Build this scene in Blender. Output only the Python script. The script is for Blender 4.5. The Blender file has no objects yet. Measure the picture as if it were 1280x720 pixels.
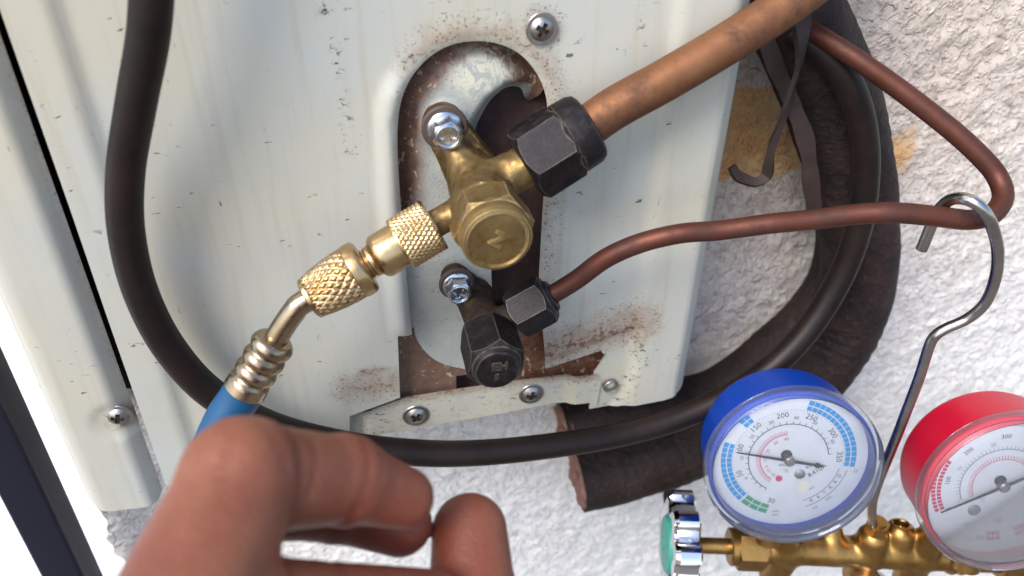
import bpy, math, random
import numpy as np
from mathutils import Vector, noise as mnoise
from mathutils.geometry import delaunay_2d_cdt
random.seed(7); rng = np.random.default_rng(7)
SC = bpy.context.scene
COL = SC.collection

# ------------------------------------------------------------------ camera
# millimetres are used throughout: X along the side panel, Y into it, Z up.
H0 = 1500.0                      # camera height above the ground, mm
F, D = 1000.0, 232.0             # focal length in px of a 1280 px picture, distance to the panel plane
dd = np.array([-17., 1430., 1000.]); dd /= np.linalg.norm(dd)
dr = np.array([5510., -634., 1000.]); dr -= dd * dr.dot(dd); dr /= np.linalg.norm(dr)
di = np.cross(dr, dd)
RM = np.array([dr, di, -dd]); CAM = np.array([0., -D, 0.])
def at(px, py, Y):
    r = RM @ np.array([(px - 640) / F, (py - 360) / F, 1.]); return CAM + r * ((Y - CAM[1]) / r[1])
def atz(px, py, z):
    return CAM + RM @ np.array([(px - 640) / F, (py - 360) / F, 1.]) * z
def W(p): return Vector((p[0] / 1000., p[1] / 1000., (p[2] + H0) / 1000.))
cam = bpy.data.objects.new('camera', bpy.data.cameras.new('camera')); COL.objects.link(cam)
from mathutils import Matrix
m = Matrix.Identity(4)
xa, ya, za = RM[:, 0], -RM[:, 1], -RM[:, 2]
for i in range(3): m[i][0], m[i][1], m[i][2] = xa[i], ya[i], za[i]
m.translation = W(CAM); cam.matrix_world = m
cam.data.sensor_width = 36; cam.data.lens = 36 * F / 1280
cam.data.clip_start = 0.01; cam.data.clip_end = 500
cam.data.dof.use_dof = True; cam.data.dof.focus_distance = 0.275; cam.data.dof.aperture_fstop = 10
SC.camera = cam

# ------------------------------------------------------------------ light
SUN_DIR = Vector((-0.52, -0.44, 0.73)).normalized()
el = math.asin(SUN_DIR.z); az = math.atan2(SUN_DIR.x, SUN_DIR.y)
wd = bpy.data.worlds.new('World'); SC.world = wd; wd.use_nodes = True
nt = wd.node_tree; bg = nt.nodes['Background']
sky = nt.nodes.new('ShaderNodeTexSky'); sky.sky_type = 'NISHITA'; sky.sun_disc = False
sky.sun_elevation = el; sky.sun_rotation = az; sky.dust_density = 1.5; sky.air_density = 1.0; sky.ozone_density = 1.0
nt.links.new(sky.outputs[0], bg.inputs[0]); bg.inputs[1].default_value = 0.15
sun = bpy.data.objects.new('sun', bpy.data.lights.new('sun', 'SUN')); COL.objects.link(sun)
sun.data.energy = 2.0; sun.data.angle = math.radians(28); sun.data.color = (1, .97, .93)
sun.rotation_euler = SUN_DIR.to_track_quat('Z', 'Y').to_euler()
sun.location = (0, -2, 4)
SC.view_settings.view_transform = 'Standard'; SC.view_settings.look = 'None'
SC.view_settings.gamma = 1; SC.view_settings.use_curve_mapping = False
SC.view_settings.exposure = 1.0

# ------------------------------------------------------------------ material kit
def lin(r, g, b):
    return tuple(((c / 255. + .055) / 1.055) ** 2.4 if c > 10 else c / 255 / 12.92 for c in (r, g, b)) + (1,)
class Mat:
    def __init__(s, name, rough=.5, metal=0., spec=.5):
        s.m = bpy.data.materials.new(name); s.m.use_nodes = True; s.t = s.m.node_tree
        s.b = s.t.nodes['Principled BSDF']; s.set('Roughness', rough); s.set('Metallic', metal); s.set('Specular IOR Level', spec)
        s.co = s.n('ShaderNodeTexCoord').outputs['Object']
    def n(s, typ, **kw):
        o = s.t.nodes.new(typ)
        for k, v in kw.items(): setattr(o, k, v)
        return o
    def put(s, sock, v):
        if hasattr(v, 'is_output'): s.t.links.new(v, sock)
        else: sock.default_value = v
    def set(s, k, v): s.put(s.b.inputs[k], v); return s
    def sc(s, x, y, z, rot=(0, 0, 0)):
        o = s.n('ShaderNodeMapping'); s.put(o.inputs[0], s.co); o.inputs['Scale'].default_value = (x, y, z); o.inputs['Rotation'].default_value = rot
        return o.outputs[0]
    def noise(s, scale, detail=4, rough=.55, vec=None, dist=0.):
        o = s.n('ShaderNodeTexNoise'); s.put(o.inputs['Vector'], vec if vec is not None else s.co)
        o.inputs['Scale'].default_value = scale; o.inputs['Detail'].default_value = detail; o.inputs['Roughness'].default_value = rough
        o.inputs['Distortion'].default_value = dist
        return o.outputs[0]
    def vor(s, scale, feature='F1', vec=None, out='Distance', rand=1.):
        o = s.n('ShaderNodeTexVoronoi', feature=feature); s.put(o.inputs['Vector'], vec if vec is not None else s.co)
        o.inputs['Scale'].default_value = scale; o.inputs['Randomness'].default_value = rand
        return o.outputs[out]
    def rng(s, v, a, b, c=0., d=1., smooth=False):
        o = s.n('ShaderNodeMapRange', interpolation_type='SMOOTHSTEP' if smooth else 'LINEAR')
        s.put(o.inputs[0], v)
        for i, x in enumerate((a, b, c, d)): s.put(o.inputs[i + 1], x)
        return o.outputs[0]
    def math(s, op, a, b=0.):
        o = s.n('ShaderNodeMath', operation=op); s.put(o.inputs[0], a); s.put(o.inputs[1], b); return o.outputs[0]
    def mix(s, f, a, b):
        o = s.n('ShaderNodeMix', data_type='RGBA'); s.put(o.inputs[0], f); s.put(o.inputs[6], a); s.put(o.inputs[7], b); return o.outputs[2]
    def attr(s, name):
        return s.n('ShaderNodeAttribute', attribute_name=name).outputs['Fac']
    def bump(s, h, dist, strength=1., normal=None):
        o = s.n('ShaderNodeBump'); s.put(o.inputs['Height'], h); o.inputs['Distance'].default_value = dist; o.inputs['Strength'].default_value = strength
        if normal is not None: s.put(o.inputs['Normal'], normal)
        return o.outputs[0]

def paint_mat():
    M = Mat('grey_white_paint', .38)
    big = M.noise(16, 3); mid = M.noise(55, 4)
    base = M.mix(M.rng(big, .35, .65), lin(180, 181, 174), lin(186, 180, 162))
    base = M.mix(M.rng(mid, .45, .75, 0, .35), base, lin(166, 171, 170))
    streak = M.noise(1, 3, .6, M.sc(260, 260, 14))
    base = M.mix(M.rng(streak, .52, .78, 0, .38), base, lin(158, 144, 120))
    # paint flecks: short dark scratches, sparse and mostly sideways
    f1 = M.noise(1, 3, .6, M.sc(190, 300, 560), .4); f2 = M.noise(70, 2)
    fl = M.math('MULTIPLY', M.rng(f1, .67, .70), M.rng(f2, .46, .58))
    f3 = M.noise(1, 2, .6, M.sc(900, 900, 1300))
    fl = M.math('MAXIMUM', fl, M.math('MULTIPLY', M.rng(f3, .74, .77), M.rng(M.noise(40, 2), .5, .62)))
    f4 = M.noise(1, 3, .6, M.sc(700, 700, 90), .8)
    fl = M.math('MAXIMUM', fl, M.math('MULTIPLY', M.rng(f4, .695, .73), M.rng(M.noise(33, 2), .53, .62)))
    base = M.mix(M.math('MULTIPLY', fl, .8), base, lin(58, 52, 46))
    r = M.attr('rust')
    n1 = M.noise(210, 6, .7); n2 = M.noise(900, 4, .7); n3 = M.noise(420, 5, .65)
    soft = M.rng(M.math('ADD', r, M.math('MULTIPLY', M.math('SUBTRACT', n1, .5), .9)), .2, .95)
    base = M.mix(M.math('MULTIPLY', soft, .82), base, lin(140, 112, 92))
    hard = M.rng(M.math('ADD', r, M.math('MULTIPLY', M.math('SUBTRACT', n3, .5), 1.5)), .8, 1.)
    base = M.mix(M.math('MULTIPLY', hard, .8), base, lin(98, 58, 38))
    sp = M.math('MULTIPLY', M.rng(n2, .57, .63), M.rng(r, .08, .4))
    base = M.mix(M.math('MULTIPLY', sp, .8), base, lin(62, 42, 34))
    k = M.attr('flake')
    fk = M.noise(1, 4, .65, M.sc(420, 420, 620), .7)
    fk = M.math('MULTIPLY', M.rng(fk, .58, .62), k)
    base = M.mix(fk, base, lin(34, 30, 28))
    M.set('Base Color', base)
    M.set('Roughness', M.rng(M.math('MAXIMUM', soft, M.rng(mid, .4, .7, 0, .35)), 0, 1, .33, .7))
    h = M.math('ADD', M.math('MULTIPLY', fl, -1.), M.math('MULTIPLY', hard, M.noise(1500, 4)))
    M.set('Normal', M.bump(h, .0002, .6, M.bump(M.noise(28, 2), .0012, .25)))
    return M.m
def rusty_plate(name, tint, amount):
    M = Mat(name, .6)
    n1 = M.noise(130, 6, .7); n2 = M.noise(420, 5, .7); n3 = M.noise(1300, 3, .6)
    r = M.attr('rust')
    base = M.mix(M.rng(n1, .3, .7), tint, tuple(c * 1.2 for c in tint[:3]) + (1,))
    k = M.rng(M.math('ADD', r, M.math('MULTIPLY', M.math('SUBTRACT', n1, .5), .8)), .15, .8)
    rust = M.mix(M.rng(n2, .35, .65), lin(80, 44, 32), lin(128, 84, 58))
    base = M.mix(M.math('MULTIPLY', k, amount), base, rust)
    chip = M.math('MULTIPLY', M.rng(M.noise(1, 4, .7, M.sc(330, 330, 260), .6), .60, .63), M.rng(r, .15, .5))
    base = M.mix(M.math('MULTIPLY', chip, .75), base, lin(196, 182, 152))
    pc = M.math('MULTIPLY', M.rng(M.noise(1, 5, .7, M.sc(260, 260, 200), .8), .46, .52), M.attr('chip')); base = M.mix(M.math('MULTIPLY', pc, .85), base, lin(206, 200, 180))
    dark = M.math('MULTIPLY', M.rng(n3, .6, .68), M.rng(n2, .45, .6))
    base = M.mix(M.math('MULTIPLY', dark, .7), base, lin(48, 34, 28))
    M.set('Base Color', base)
    M.set('Normal', M.bump(M.math('ADD', n3, M.math('MULTIPLY', chip, .6)), .0004, .5))
    return M.m
def metal(name, col, col2, rough=.3, scale=150, dull_tone=None, gs=.5, bump=.00008, metalv=1., edge=None):
    M = Mat(name, rough, metalv)
    n1 = M.noise(scale, 5, .65); n2 = M.noise(scale * 6, 4, .6)
    c = M.mix(M.rng(n1, .35, .68), col, col2)
    if dull_tone is not None:  # grime blotches on the metal
        g = M.rng(M.noise(scale * 1.7, 6, .75), 1 - gs - .12, 1 - gs + .12)
        c = M.mix(g, c, dull_tone)
        M.set('Metallic', M.rng(g, 0, 1, metalv, metalv * .45)); M.set('Roughness', M.rng(M.math('ADD', M.math('MULTIPLY', g, .5), M.math('MULTIPLY', n2, .5)), 0, 1, rough, rough + .35))
    else:
        M.set('Roughness', M.rng(n2, .3, .7, rough * .8, rough * 1.3))
    if edge is not None:
        bv = M.n('ShaderNodeBevel', samples=4); bv.inputs[0].default_value = .0007
        ge = M.n('ShaderNodeNewGeometry'); dt = M.n('ShaderNodeVectorMath', operation='DOT_PRODUCT')
        M.t.links.new(bv.outputs[0], dt.inputs[0]); M.t.links.new(ge.outputs['True Normal'], dt.inputs[1])
        e = M.rng(dt.outputs['Value'], .985, .93); e = M.math('MULTIPLY', e, M.rng(n1, .35, .55)); c = M.mix(M.math('MULTIPLY', e, .8), c, edge)
    M.set('Base Color', c)
    M.set('Normal', M.bump(n2, bump, .7))
    return M.m
def plain(name, col, rough=.5, metalv=0., col2=None, scale=120, bump=0.0, bs=700, amt=.5):
    M = Mat(name, rough, metalv)
    if col2 is not None: M.set('Base Color', M.mix(M.math('MULTIPLY', M.rng(M.noise(scale, 5, .65), .3, .7), 1.), col, col2))
    else: M.set('Base Color', M.mix(M.rng(M.noise(scale, 3), .3, .7), col, tuple(c * .9 for c in col[:3]) + (1,)))
    if bump: M.set('Normal', M.bump(M.noise(bs, 5, .65), bump, amt))
    return M.m
def stucco_mat():
    M = Mat('white_stucco', .85, 0, .3)
    n0 = M.noise(6, 3); n1 = M.noise(110, 6, .7); n2 = M.noise(520, 5, .7); n3 = M.noise(38, 4, .6); n4 = M.noise(270, 3, .6, dist=.5)
    st = M.attr('stain')
    c = M.mix(M.rng(n0, .35, .65), lin(240, 238, 236), lin(232, 229, 225))
    c = M.mix(M.math('MULTIPLY', st, .85), c, lin(208, 192, 178))
    dirt = M.math('MULTIPLY', M.rng(n1, .5, .68), M.rng(st, 0., 1., .06, .75))
    c = M.mix(dirt, c, lin(152, 130, 112))
    sp = M.math('MULTIPLY', M.rng(M.noise(300, 4, .7), .57, .64), M.rng(st, 0, 1, .08, .6))
    c = M.mix(sp, c, lin(142, 130, 120))
    ed = M.attr('dull_tone'); c = M.mix(M.math('MULTIPLY', ed, M.rng(n3, .3, .6, .2, .75)), c, lin(168, 163, 160))
    o = M.attr('bare'); ob = M.rng(M.math('ADD', o, M.math('MULTIPLY', M.math('SUBTRACT', n1, .5), .8)), .42, .6)
    oc = M.mix(M.rng(n3, .35, .65), lin(206, 152, 98), lin(218, 184, 138)); oc = M.mix(M.rng(n2, .58, .7, 0, .6), oc, lin(112, 72, 46))
    c = M.mix(ob, c, oc)
    M.set('Base Color', c)
    M.set('Normal', M.bump(M.math('ADD', M.math('MULTIPLY', M.rng(n4, .46, .78), 1.), M.math('MULTIPLY', n2, .14)), .0018, .8))
    return M.m
def foam_mat():
    M = Mat('black_foam_rubber', .72, 0, .35)
    n1 = M.noise(60, 5, .65); n2 = M.noise(600, 4, .7)
    c = M.mix(M.rng(n1, .35, .7), lin(20, 14, 15), lin(50, 33, 30)); c = M.mix(M.rng(n2, .56, .7, 0, .6), c, lin(78, 60, 52))
    M.set('Base Color', c); M.set('Normal', M.bump(M.math('ADD', M.math('ADD', n2, M.vor(260)), M.math('MULTIPLY', M.noise(1, 3, .6, M.sc(90, 90, 90), 1.5), 2.)), .0007, .7)); return M.m
def skin_mat():
    M = Mat('skin', .48, 0, .4)
    n1 = M.noise(30, 4); n2 = M.noise(140, 5, .6)
    c = M.mix(M.rng(n1, .35, .65), lin(138, 86, 62), lin(118, 69, 51)); c = M.mix(M.rng(n2, .45, .75, 0, .6), c, lin(118, 58, 42))
    c = M.mix(M.math('MULTIPLY', M.attr('palm_shade'), .72), c, lin(128, 60, 46))
    c = M.mix(M.math('MULTIPLY', M.attr('crease'), .6), c, lin(104, 50, 38))
    M.set('Base Color', c); M.set('Subsurface Weight', .1); M.set('Subsurface Scale', .002); M.set('Subsurface Radius', (1., .35, .2))
    wr = M.noise(1, 5, .7, M.sc(260, 420, 160), 1.2); v = M.vor(1100)
    M.set('Normal', M.bump(M.math('ADD', wr, M.math('MULTIPLY', v, .4)), .0006, .45)); return M.m
def glass_mat(name, tint, amt=.1):
    M = Mat(name); t = M.t
    tr = M.n('ShaderNodeBsdfTransparent'); tr.inputs[0].default_value = tint
    gl = M.n('ShaderNodeBsdfGlossy'); gl.inputs['Roughness'].default_value = .08
    df = M.n('ShaderNodeBsdfDiffuse'); df.inputs[0].default_value = (.8, .82, .88, 1)
    fr = M.n('ShaderNodeFresnel'); fr.inputs[0].default_value = 1.45
    a = M.n('ShaderNodeMixShader'); t.links.new(fr.outputs[0], a.inputs[0]); t.links.new(tr.outputs[0], a.inputs[1]); t.links.new(gl.outputs[0], a.inputs[2])
    b = M.n('ShaderNodeMixShader'); b.inputs[0].default_value = amt
    t.links.new(a.outputs[0], b.inputs[1]); t.links.new(df.outputs[0], b.inputs[2])
    t.links.new(b.outputs[0], t.nodes['Material Output'].inputs[0]); return M.m

PAINT = paint_mat()
PLATE = rusty_plate('grey_plate_paint', lin(160, 162, 156), .9)
RUSTY = rusty_plate('rusty_sheet', lin(122, 106, 94), 1.)
DARK = plain('dark_interior', lin(22, 15, 16), .8, 0, lin(40, 24, 22))  # near-black colour paints in the shade inside the casing
RECESS_SHADE = plain('recess_shade', lin(62, 46, 40), .8, 0, lin(40, 32, 30), 800)  # dark tone paints shade into the cross recess of the screws
INNER = plain('rust_brown_sheet', lin(84, 60, 56), .75, 0, lin(40, 26, 26), 70, .0004, 500, .6)
BRASS_OLD = metal('tarnished_brass', lin(164, 138, 90), lin(128, 102, 62), .36, 110, lin(80, 62, 40), .45, .00008, edge=lin(214, 190, 134))
BRASS_DIRTY = metal('grimy_brass', lin(98, 76, 48), lin(70, 54, 40), .5, 150, lin(40, 31, 29), .55, .00006, .8)
BRASS = metal('bright_brass', lin(196, 168, 126), lin(178, 146, 104), .3, 120, bump=.00003)
BRASS_BODY = metal('cast_brass', lin(172, 136, 80), lin(140, 104, 58), .3, 90, lin(92, 66, 42), .28, .00004)
NICKEL = metal('nickel_ferrule', lin(176, 158, 132), lin(152, 130, 106), .28, 90, bump=.00002)
BLACKNUT = metal('blackened_brass', lin(30, 26, 29), lin(21, 18, 21), .42, 160, lin(48, 37, 34), .4, .00008, .55, edge=lin(120, 106, 96))
COPPER = metal('old_copper', lin(138, 94, 62), lin(108, 70, 46), .5, 40, lin(74, 46, 34), .42, .00006, .6)
COPPER2 = metal('dark_copper', lin(104, 60, 46), lin(80, 45, 36), .44, 45, lin(54, 33, 29), .42, .00006, .62)
ZINC = metal('zinc_bolt', lin(206, 208, 214), lin(180, 182, 188), .24, 200, bump=.000008)
STEEL = metal('worn_steel_screw', lin(178, 174, 170), lin(150, 144, 140), .33, 250, lin(112, 88, 76), .3, .00002)
CHROME = metal('chrome', lin(228, 228, 232), lin(214, 214, 220), .07, 60, bump=.00001)
WIRE = metal('nickel_wire', lin(190, 186, 184), lin(160, 154, 150), .2, 90)
CABLE = plain('black_rubber', lin(15, 11, 10), .48, 0, lin(36, 23, 19), 60, .0003, 300, .4)
CABLE.node_tree.nodes['Principled BSDF'].inputs['Specular IOR Level'].default_value = .3
FOAM = foam_mat()
FOAMCUT = plain('torn_foam', lin(150, 112, 98), .9, 0, lin(112, 78, 68), 300, .001, 500, 1.)
TAPE = plain('old_tape', lin(58, 42, 36), .7, 0, lin(38, 27, 25), 120, .0004, 500, .6)
HOSE = plain('blue_hose', lin(0, 64, 100), .5, 0, lin(0, 72, 114), 90, .0001, 400, .3)
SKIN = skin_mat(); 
STUCCO = stucco_mat()
CONCRETE = plain('pale_concrete', lin(244, 243, 242), .9, 0, lin(236, 235, 233), 3, .004, 30)
SHADED_GROUND = plain('shaded_ground', lin(112, 104, 96), .9, 0, lin(94, 88, 80), 2, .006, 20)  # near ground out of view, darkened as if shaded to cut bounce from below
NAVY = plain('navy_paint', lin(15, 16, 32), .4, 0, lin(19, 19, 38), 60)
BLUE = plain('blue_plastic', lin(0, 66, 178), .38, 0, lin(0, 60, 166), 70, .0001, 500, .3)
RED = plain('red_plastic', lin(204, 14, 52), .38, 0, lin(194, 12, 46), 70, .0001, 500, .3)
DIAL = plain('dial_white', lin(216, 217, 219), .5); INK = plain('ink_black', lin(30, 34, 48), .6)
BLUEINK = plain('ink_blue', lin(8, 140, 200), .5); GREENINK = plain('ink_green', lin(40, 150, 110), .5); REDINK = plain('ink_red', lin(204, 40, 88), .5)
GREYINK = plain('ink_grey', lin(110, 118, 130), .6); CREAM = plain('cream_sticker', lin(232, 226, 208), .5)
NEEDLE = plain('needle_black', lin(26, 28, 36), .4); TEAL = plain('teal_plastic', lin(60, 158, 140), .4)
LENS = glass_mat('gauge_lens', (.97, .98, 1, 1), .03); BEZEL = glass_mat('clear_plastic', (.93, .95, .98, 1), .05)

# ------------------------------------------------------------------ object kit
BASE = {}
def thing(name, label, cat, base, group=None):
    o = bpy.data.objects.new(name, None); COL.objects.link(o); o.location = W(base); o.empty_display_size = .02
    o['label'] = label; o['category'] = cat
    if group: o['group'] = group
    BASE[o.name] = np.array(base, float); return o
def mesh(name, V, Fc, mat, base, ang=35, attrs=None, mats=None, mi=None):
    me = bpy.data.meshes.new(name)
    V = (np.asarray(V, float) - base) / 1000.
    me.from_pydata([tuple(v) for v in V], [], [tuple(int(i) for i in f) for f in Fc])
    me.materials.append(mat)
    for x in mats or (): me.materials.append(x)
    if mi is not None: me.polygons.foreach_set('material_index', np.asarray(mi, np.int32))
    me.polygons.foreach_set('use_smooth', [True] * len(me.polygons))
    me.set_sharp_from_angle(angle=math.radians(ang))
    for k, a in (attrs or {}).items():
        at_ = me.attributes.new(k, 'FLOAT', 'POINT'); at_.data.foreach_set('value', np.asarray(a, np.float32))
    me.update(); return me
def part(name, VF, mat, parent, ang=35, label=None, **kw):
    base = BASE[parent.name]
    o = bpy.data.objects.new(name, mesh(name, VF[0], VF[1], mat, base, ang, **kw)); COL.objects.link(o); o.parent = parent
    BASE[o.name] = base
    if label: o['label'] = label
    return o
def solo(name, VF, mat, label, cat, base, ang=35, kind=None, group=None, **kw):
    base = np.array(base, float)
    o = bpy.data.objects.new(name, mesh(name, VF[0], VF[1], mat, base, ang, **kw)); COL.objects.link(o); o.location = W(base)
    BASE[o.name] = base
    if kind: o['kind'] = kind
    else: o['label'] = label; o['category'] = cat
    if group: o['group'] = group
    return o
def join(*vfs):
    V, Fc, n = [], [], 0
    for v, f in vfs:
        v = np.asarray(v, float); V.append(v); Fc += [tuple(i + n for i in q) for q in f]; n += len(v)
    return np.vstack(V), Fc
def frame(d, up=(0, 0, 1)):
    d = np.array(d, float); d /= np.linalg.norm(d); u = np.array(up, float)
    if abs(d.dot(u)) > .95: u = np.array([1., 0, 0])
    x = np.cross(u, d); x /= np.linalg.norm(x); return x, np.cross(d, x), d
def xf(VF, o, fr):
    V = np.asarray(VF[0], float); return np.array(o) + V[:, :1] * fr[0] + V[:, 1:2] * fr[1] + V[:, 2:3] * fr[2], VF[1]
def lathe(prof, o=(0, 0, 0), d=(0, 0, 1), seg=48, fn=None, capA=True, capB=True, up=(0, 0, 1)):
    """prof: (radius, t) along d."""
    V, Fc = [], []; n = len(prof)
    th = np.arange(seg) * 2 * math.pi / seg
    for r, t in prof:
        rr = r if fn is None else fn(th, t, r)
        V.append(np.stack([rr * np.cos(th), rr * np.sin(th), np.full(seg, t)], 1))
    V = np.vstack(V)
    for i in range(n - 1):
        for j in range(seg):
            k = (j + 1) % seg; Fc.append((i * seg + j, i * seg + k, (i + 1) * seg + k, (i + 1) * seg + j))
    if capA: Fc.append(tuple(range(seg))[::-1])
    if capB: Fc.append(tuple((n - 1) * seg + j for j in range(seg)))
    return xf((V, Fc), o, frame(d, up))
def hexnut(a, t0, t1, o, d, rot=0., capB=True, face=1., nsub=8, bore=None, ch=.577, cf=.985):
    """hexagonal prism of apothem a from t0 to t1 with cone-turned (chamfered) ends."""
    seg = 6 * nsub; th = np.arange(seg) * 2 * math.pi / seg + rot
    ph = (th - rot) % (math.pi / 3) - math.pi / 6; rh = a / np.cos(ph) * .995
    def ring(r, t): return np.stack([r * np.cos(th), r * np.sin(th), np.broadcast_to(t, (seg,))], 1)
    cut = np.maximum(rh - a * cf, 0) * ch
    rings = []
    c = np.full(seg, a * (cf - .025))
    if bore: rings.append(ring(np.full(seg, bore), t0 + 0.))
    rings += [ring(c, t0 + 0.), ring(rh, t0 + cut), ring(rh, t1 - cut), ring(c, t1 + 0.)]
    if face < cf - .03: rings.append(ring(np.full(seg, a * face), t1 + 0.))
    V = np.vstack(rings); n = len(rings); Fc = []
    for i in range(n - 1):
        for j in range(seg):
            k = (j + 1) % seg; Fc.append((i * seg + j, i * seg + k, (i + 1) * seg + k, (i + 1) * seg + j))
    Fc.append(tuple(range(seg))[::-1])
    if capB: Fc.append(tuple((n - 1) * seg + j for j in range(seg)))
    return xf((V, Fc), o, frame(d))
def smooth_path(P, step=2.):
    P = np.array(P, float); out = []
    Q = np.vstack([2 * P[0] - P[1], P, 2 * P[-1] - P[-2]])
    for i in range(1, len(Q) - 2):
        p0, p1, p2, p3 = Q[i - 1:i + 3]; n = max(2, int(np.linalg.norm(p2[:3] - p1[:3]) / step))
        for k in range(n):
            t = k / n
            out.append(.5 * ((2 * p1) + (-p0 + p2) * t + (2 * p0 - 5 * p1 + 4 * p2 - p3) * t * t + (-p0 + 3 * p1 - 3 * p2 + p3) * t ** 3))
    out.append(P[-1]); return np.array(out)
def tube(P, r, seg=24, step=2., fn=None, smooth=True, caps=True, flat=1.):
    P = smooth_path(P, step) if smooth else np.array(P, float)
    if P.shape[1] == 4: R = P[:, 3]; P = P[:, :3]
    else: R = np.full(len(P), float(r))
    T = np.gradient(P, axis=0); T /= np.linalg.norm(T, axis=1)[:, None]
    x, y, _ = frame(T[0]); V = []; th = np.arange(seg) * 2 * math.pi / seg; L = 0.
    for i in range(len(P)):
        x = x - T[i] * x.dot(T[i]); x /= np.linalg.norm(x); y = np.cross(T[i], x)
        if i: L += np.linalg.norm(P[i] - P[i - 1])
        rr = R[i] * (np.ones(seg) if fn is None else fn(th, L))
        V.append(P[i] + (rr * np.cos(th))[:, None] * x + (rr * np.sin(th) * flat)[:, None] * y)
    V = np.vstack(V); Fc = []
    for i in range(len(P) - 1):
        for j in range(seg):
            k = (j + 1) % seg; Fc.append((i * seg + j, i * seg + k, (i + 1) * seg + k, (i + 1) * seg + j))
    if caps: Fc.append(tuple(range(seg))[::-1]); Fc.append(tuple((len(P) - 1) * seg + j for j in range(seg)))
    return V, Fc
def box(c, s, fr=None):
    V = np.array([(x, y, z) for x in (-.5, .5) for y in (-.5, .5) for z in (-.5, .5)]) * np.array(s)
    Fc = [(0, 1, 3, 2), (4, 6, 7, 5), (0, 4, 5, 1), (2, 3, 7, 6), (0, 2, 6, 4), (1, 5, 7, 3)]
    return xf((V, Fc), c, fr if fr is not None else np.eye(3))
def inpoly(P, poly):
    P = np.atleast_2d(P); x, y = P[:, 0], P[:, 1]; r = np.zeros(len(P), bool); n = len(poly)
    for i in range(n):
        (x1, y1), (x2, y2) = poly[i], poly[(i + 1) % n]
        c = ((y1 > y) != (y2 > y)) & (x < (x2 - x1) * (y - y1) / (y2 - y1 + 1e-12) + x1); r ^= c
    return r
def dpoly(P, line, closed=False):
    P = np.atleast_2d(P); L = np.array(line, float); d = np.full(len(P), 1e9)
    for i in range(len(L) - (0 if closed else 1)):
        a, b = L[i], L[(i + 1) % len(L)]; ab = b - a; t = np.clip(((P - a) @ ab) / (ab @ ab + 1e-12), 0, 1)
        d = np.minimum(d, np.linalg.norm(P - a - t[:, None] * ab, axis=1))
    return d
def dens(line, step, closed=True):
    L = np.array(line, float); out = []
    for i in range(len(L) - (0 if closed else 1)):
        a, b = L[i], L[(i + 1) % len(L)]; n = max(1, int(round(np.linalg.norm(b - a) / step)))
        for k in range(n): out.append(a + (b - a) * k / n)
    if not closed: out.append(L[-1])
    return np.array(out)
def sstep(x, a, b):
    t = np.clip((x - a) / (b - a), 0, 1); return t * t * (3 - 2 * t)
def sheet(outline, spacing, fn, thick, holes=()):
    """pressed sheet metal: (u, z) outline meshed inside, bent by fn(u, z) -> XYZ, given thickness."""
    ol = dens(outline, spacing); hs = [dens(h, spacing) for h in holes]
    lo, hi = ol.min(0), ol.max(0)
    gx, gz = np.meshgrid(np.arange(lo[0] + spacing / 2, hi[0], spacing), np.arange(lo[1] + spacing / 2, hi[1], spacing))
    G = np.stack([gx.ravel(), gz.ravel()], 1) + rng.uniform(-.12, .12, (gx.size, 2)) * spacing
    k = inpoly(G, ol) & (dpoly(G, ol, True) > spacing * .55)
    for h in hs: k &= ~inpoly(G, h) & (dpoly(G, h, True) > spacing * .55)
    G = G[k]; pts = [ol] + hs; edges = []; n = 0
    for p in pts:
        edges += [(n + i, n + (i + 1) % len(p)) for i in range(len(p))]; n += len(p)
    allp = np.vstack(pts + [G])
    r = delaunay_2d_cdt([Vector(p) for p in allp], edges, [], 1 if not hs else 0, 1e-6)
    P = np.array([tuple(v) for v in r[0]]); T = np.array([f for f in r[2]])
    cen = P[T].mean(1); k = inpoly(cen, ol)
    for h in hs: k &= ~inpoly(cen, h)
    T = T[k]
    A = P[T]; s = (A[:, 1, 0] - A[:, 0, 0]) * (A[:, 2, 1] - A[:, 0, 1]) - (A[:, 2, 0] - A[:, 0, 0]) * (A[:, 1, 1] - A[:, 0, 1])
    T[s < 0] = T[s < 0][:, ::-1]
    V = fn(P[:, 0], P[:, 1])
    nrm = np.zeros_like(V); fnm = np.cross(V[T[:, 1]] - V[T[:, 0]], V[T[:, 2]] - V[T[:, 0]])
    for c in range(3): np.add.at(nrm, T[:, c], fnm)
    nrm /= np.linalg.norm(nrm, axis=1)[:, None] + 1e-12
    B = V - nrm * thick; N = len(V)
    cnt = {}
    for t in T:
        for a, b in ((t[0], t[1]), (t[1], t[2]), (t[2], t[0])): cnt[(int(a), int(b))] = 1
    rim = [(a, b) for (a, b) in cnt if (b, a) not in cnt]
    Fc = [tuple(t) for t in T] + [tuple(t[::-1] + N) for t in T]
    R1 = [];
    for a, b in rim:
        i = 2 * N + len(R1); R1 += [V[a], V[b], B[b], B[a]]; Fc.append((i + 1, i, i + 3, i + 2))
    VV = np.vstack([V, B] + ([np.array(R1)] if R1 else []))
    rimuv = [P[i] for a, b in rim for i in (a, b, b, a)]
    UV = np.vstack([P, P] + ([np.array(rimuv)] if rimuv else []))
    return (VV, Fc), UV
def flatfn(y): return lambda u, z: np.stack([u, np.full_like(u, y), z], 1)
def px2(pts, Y): return np.array([at(p[0], p[1], Y)[[0, 2]] for p in pts])
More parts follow.
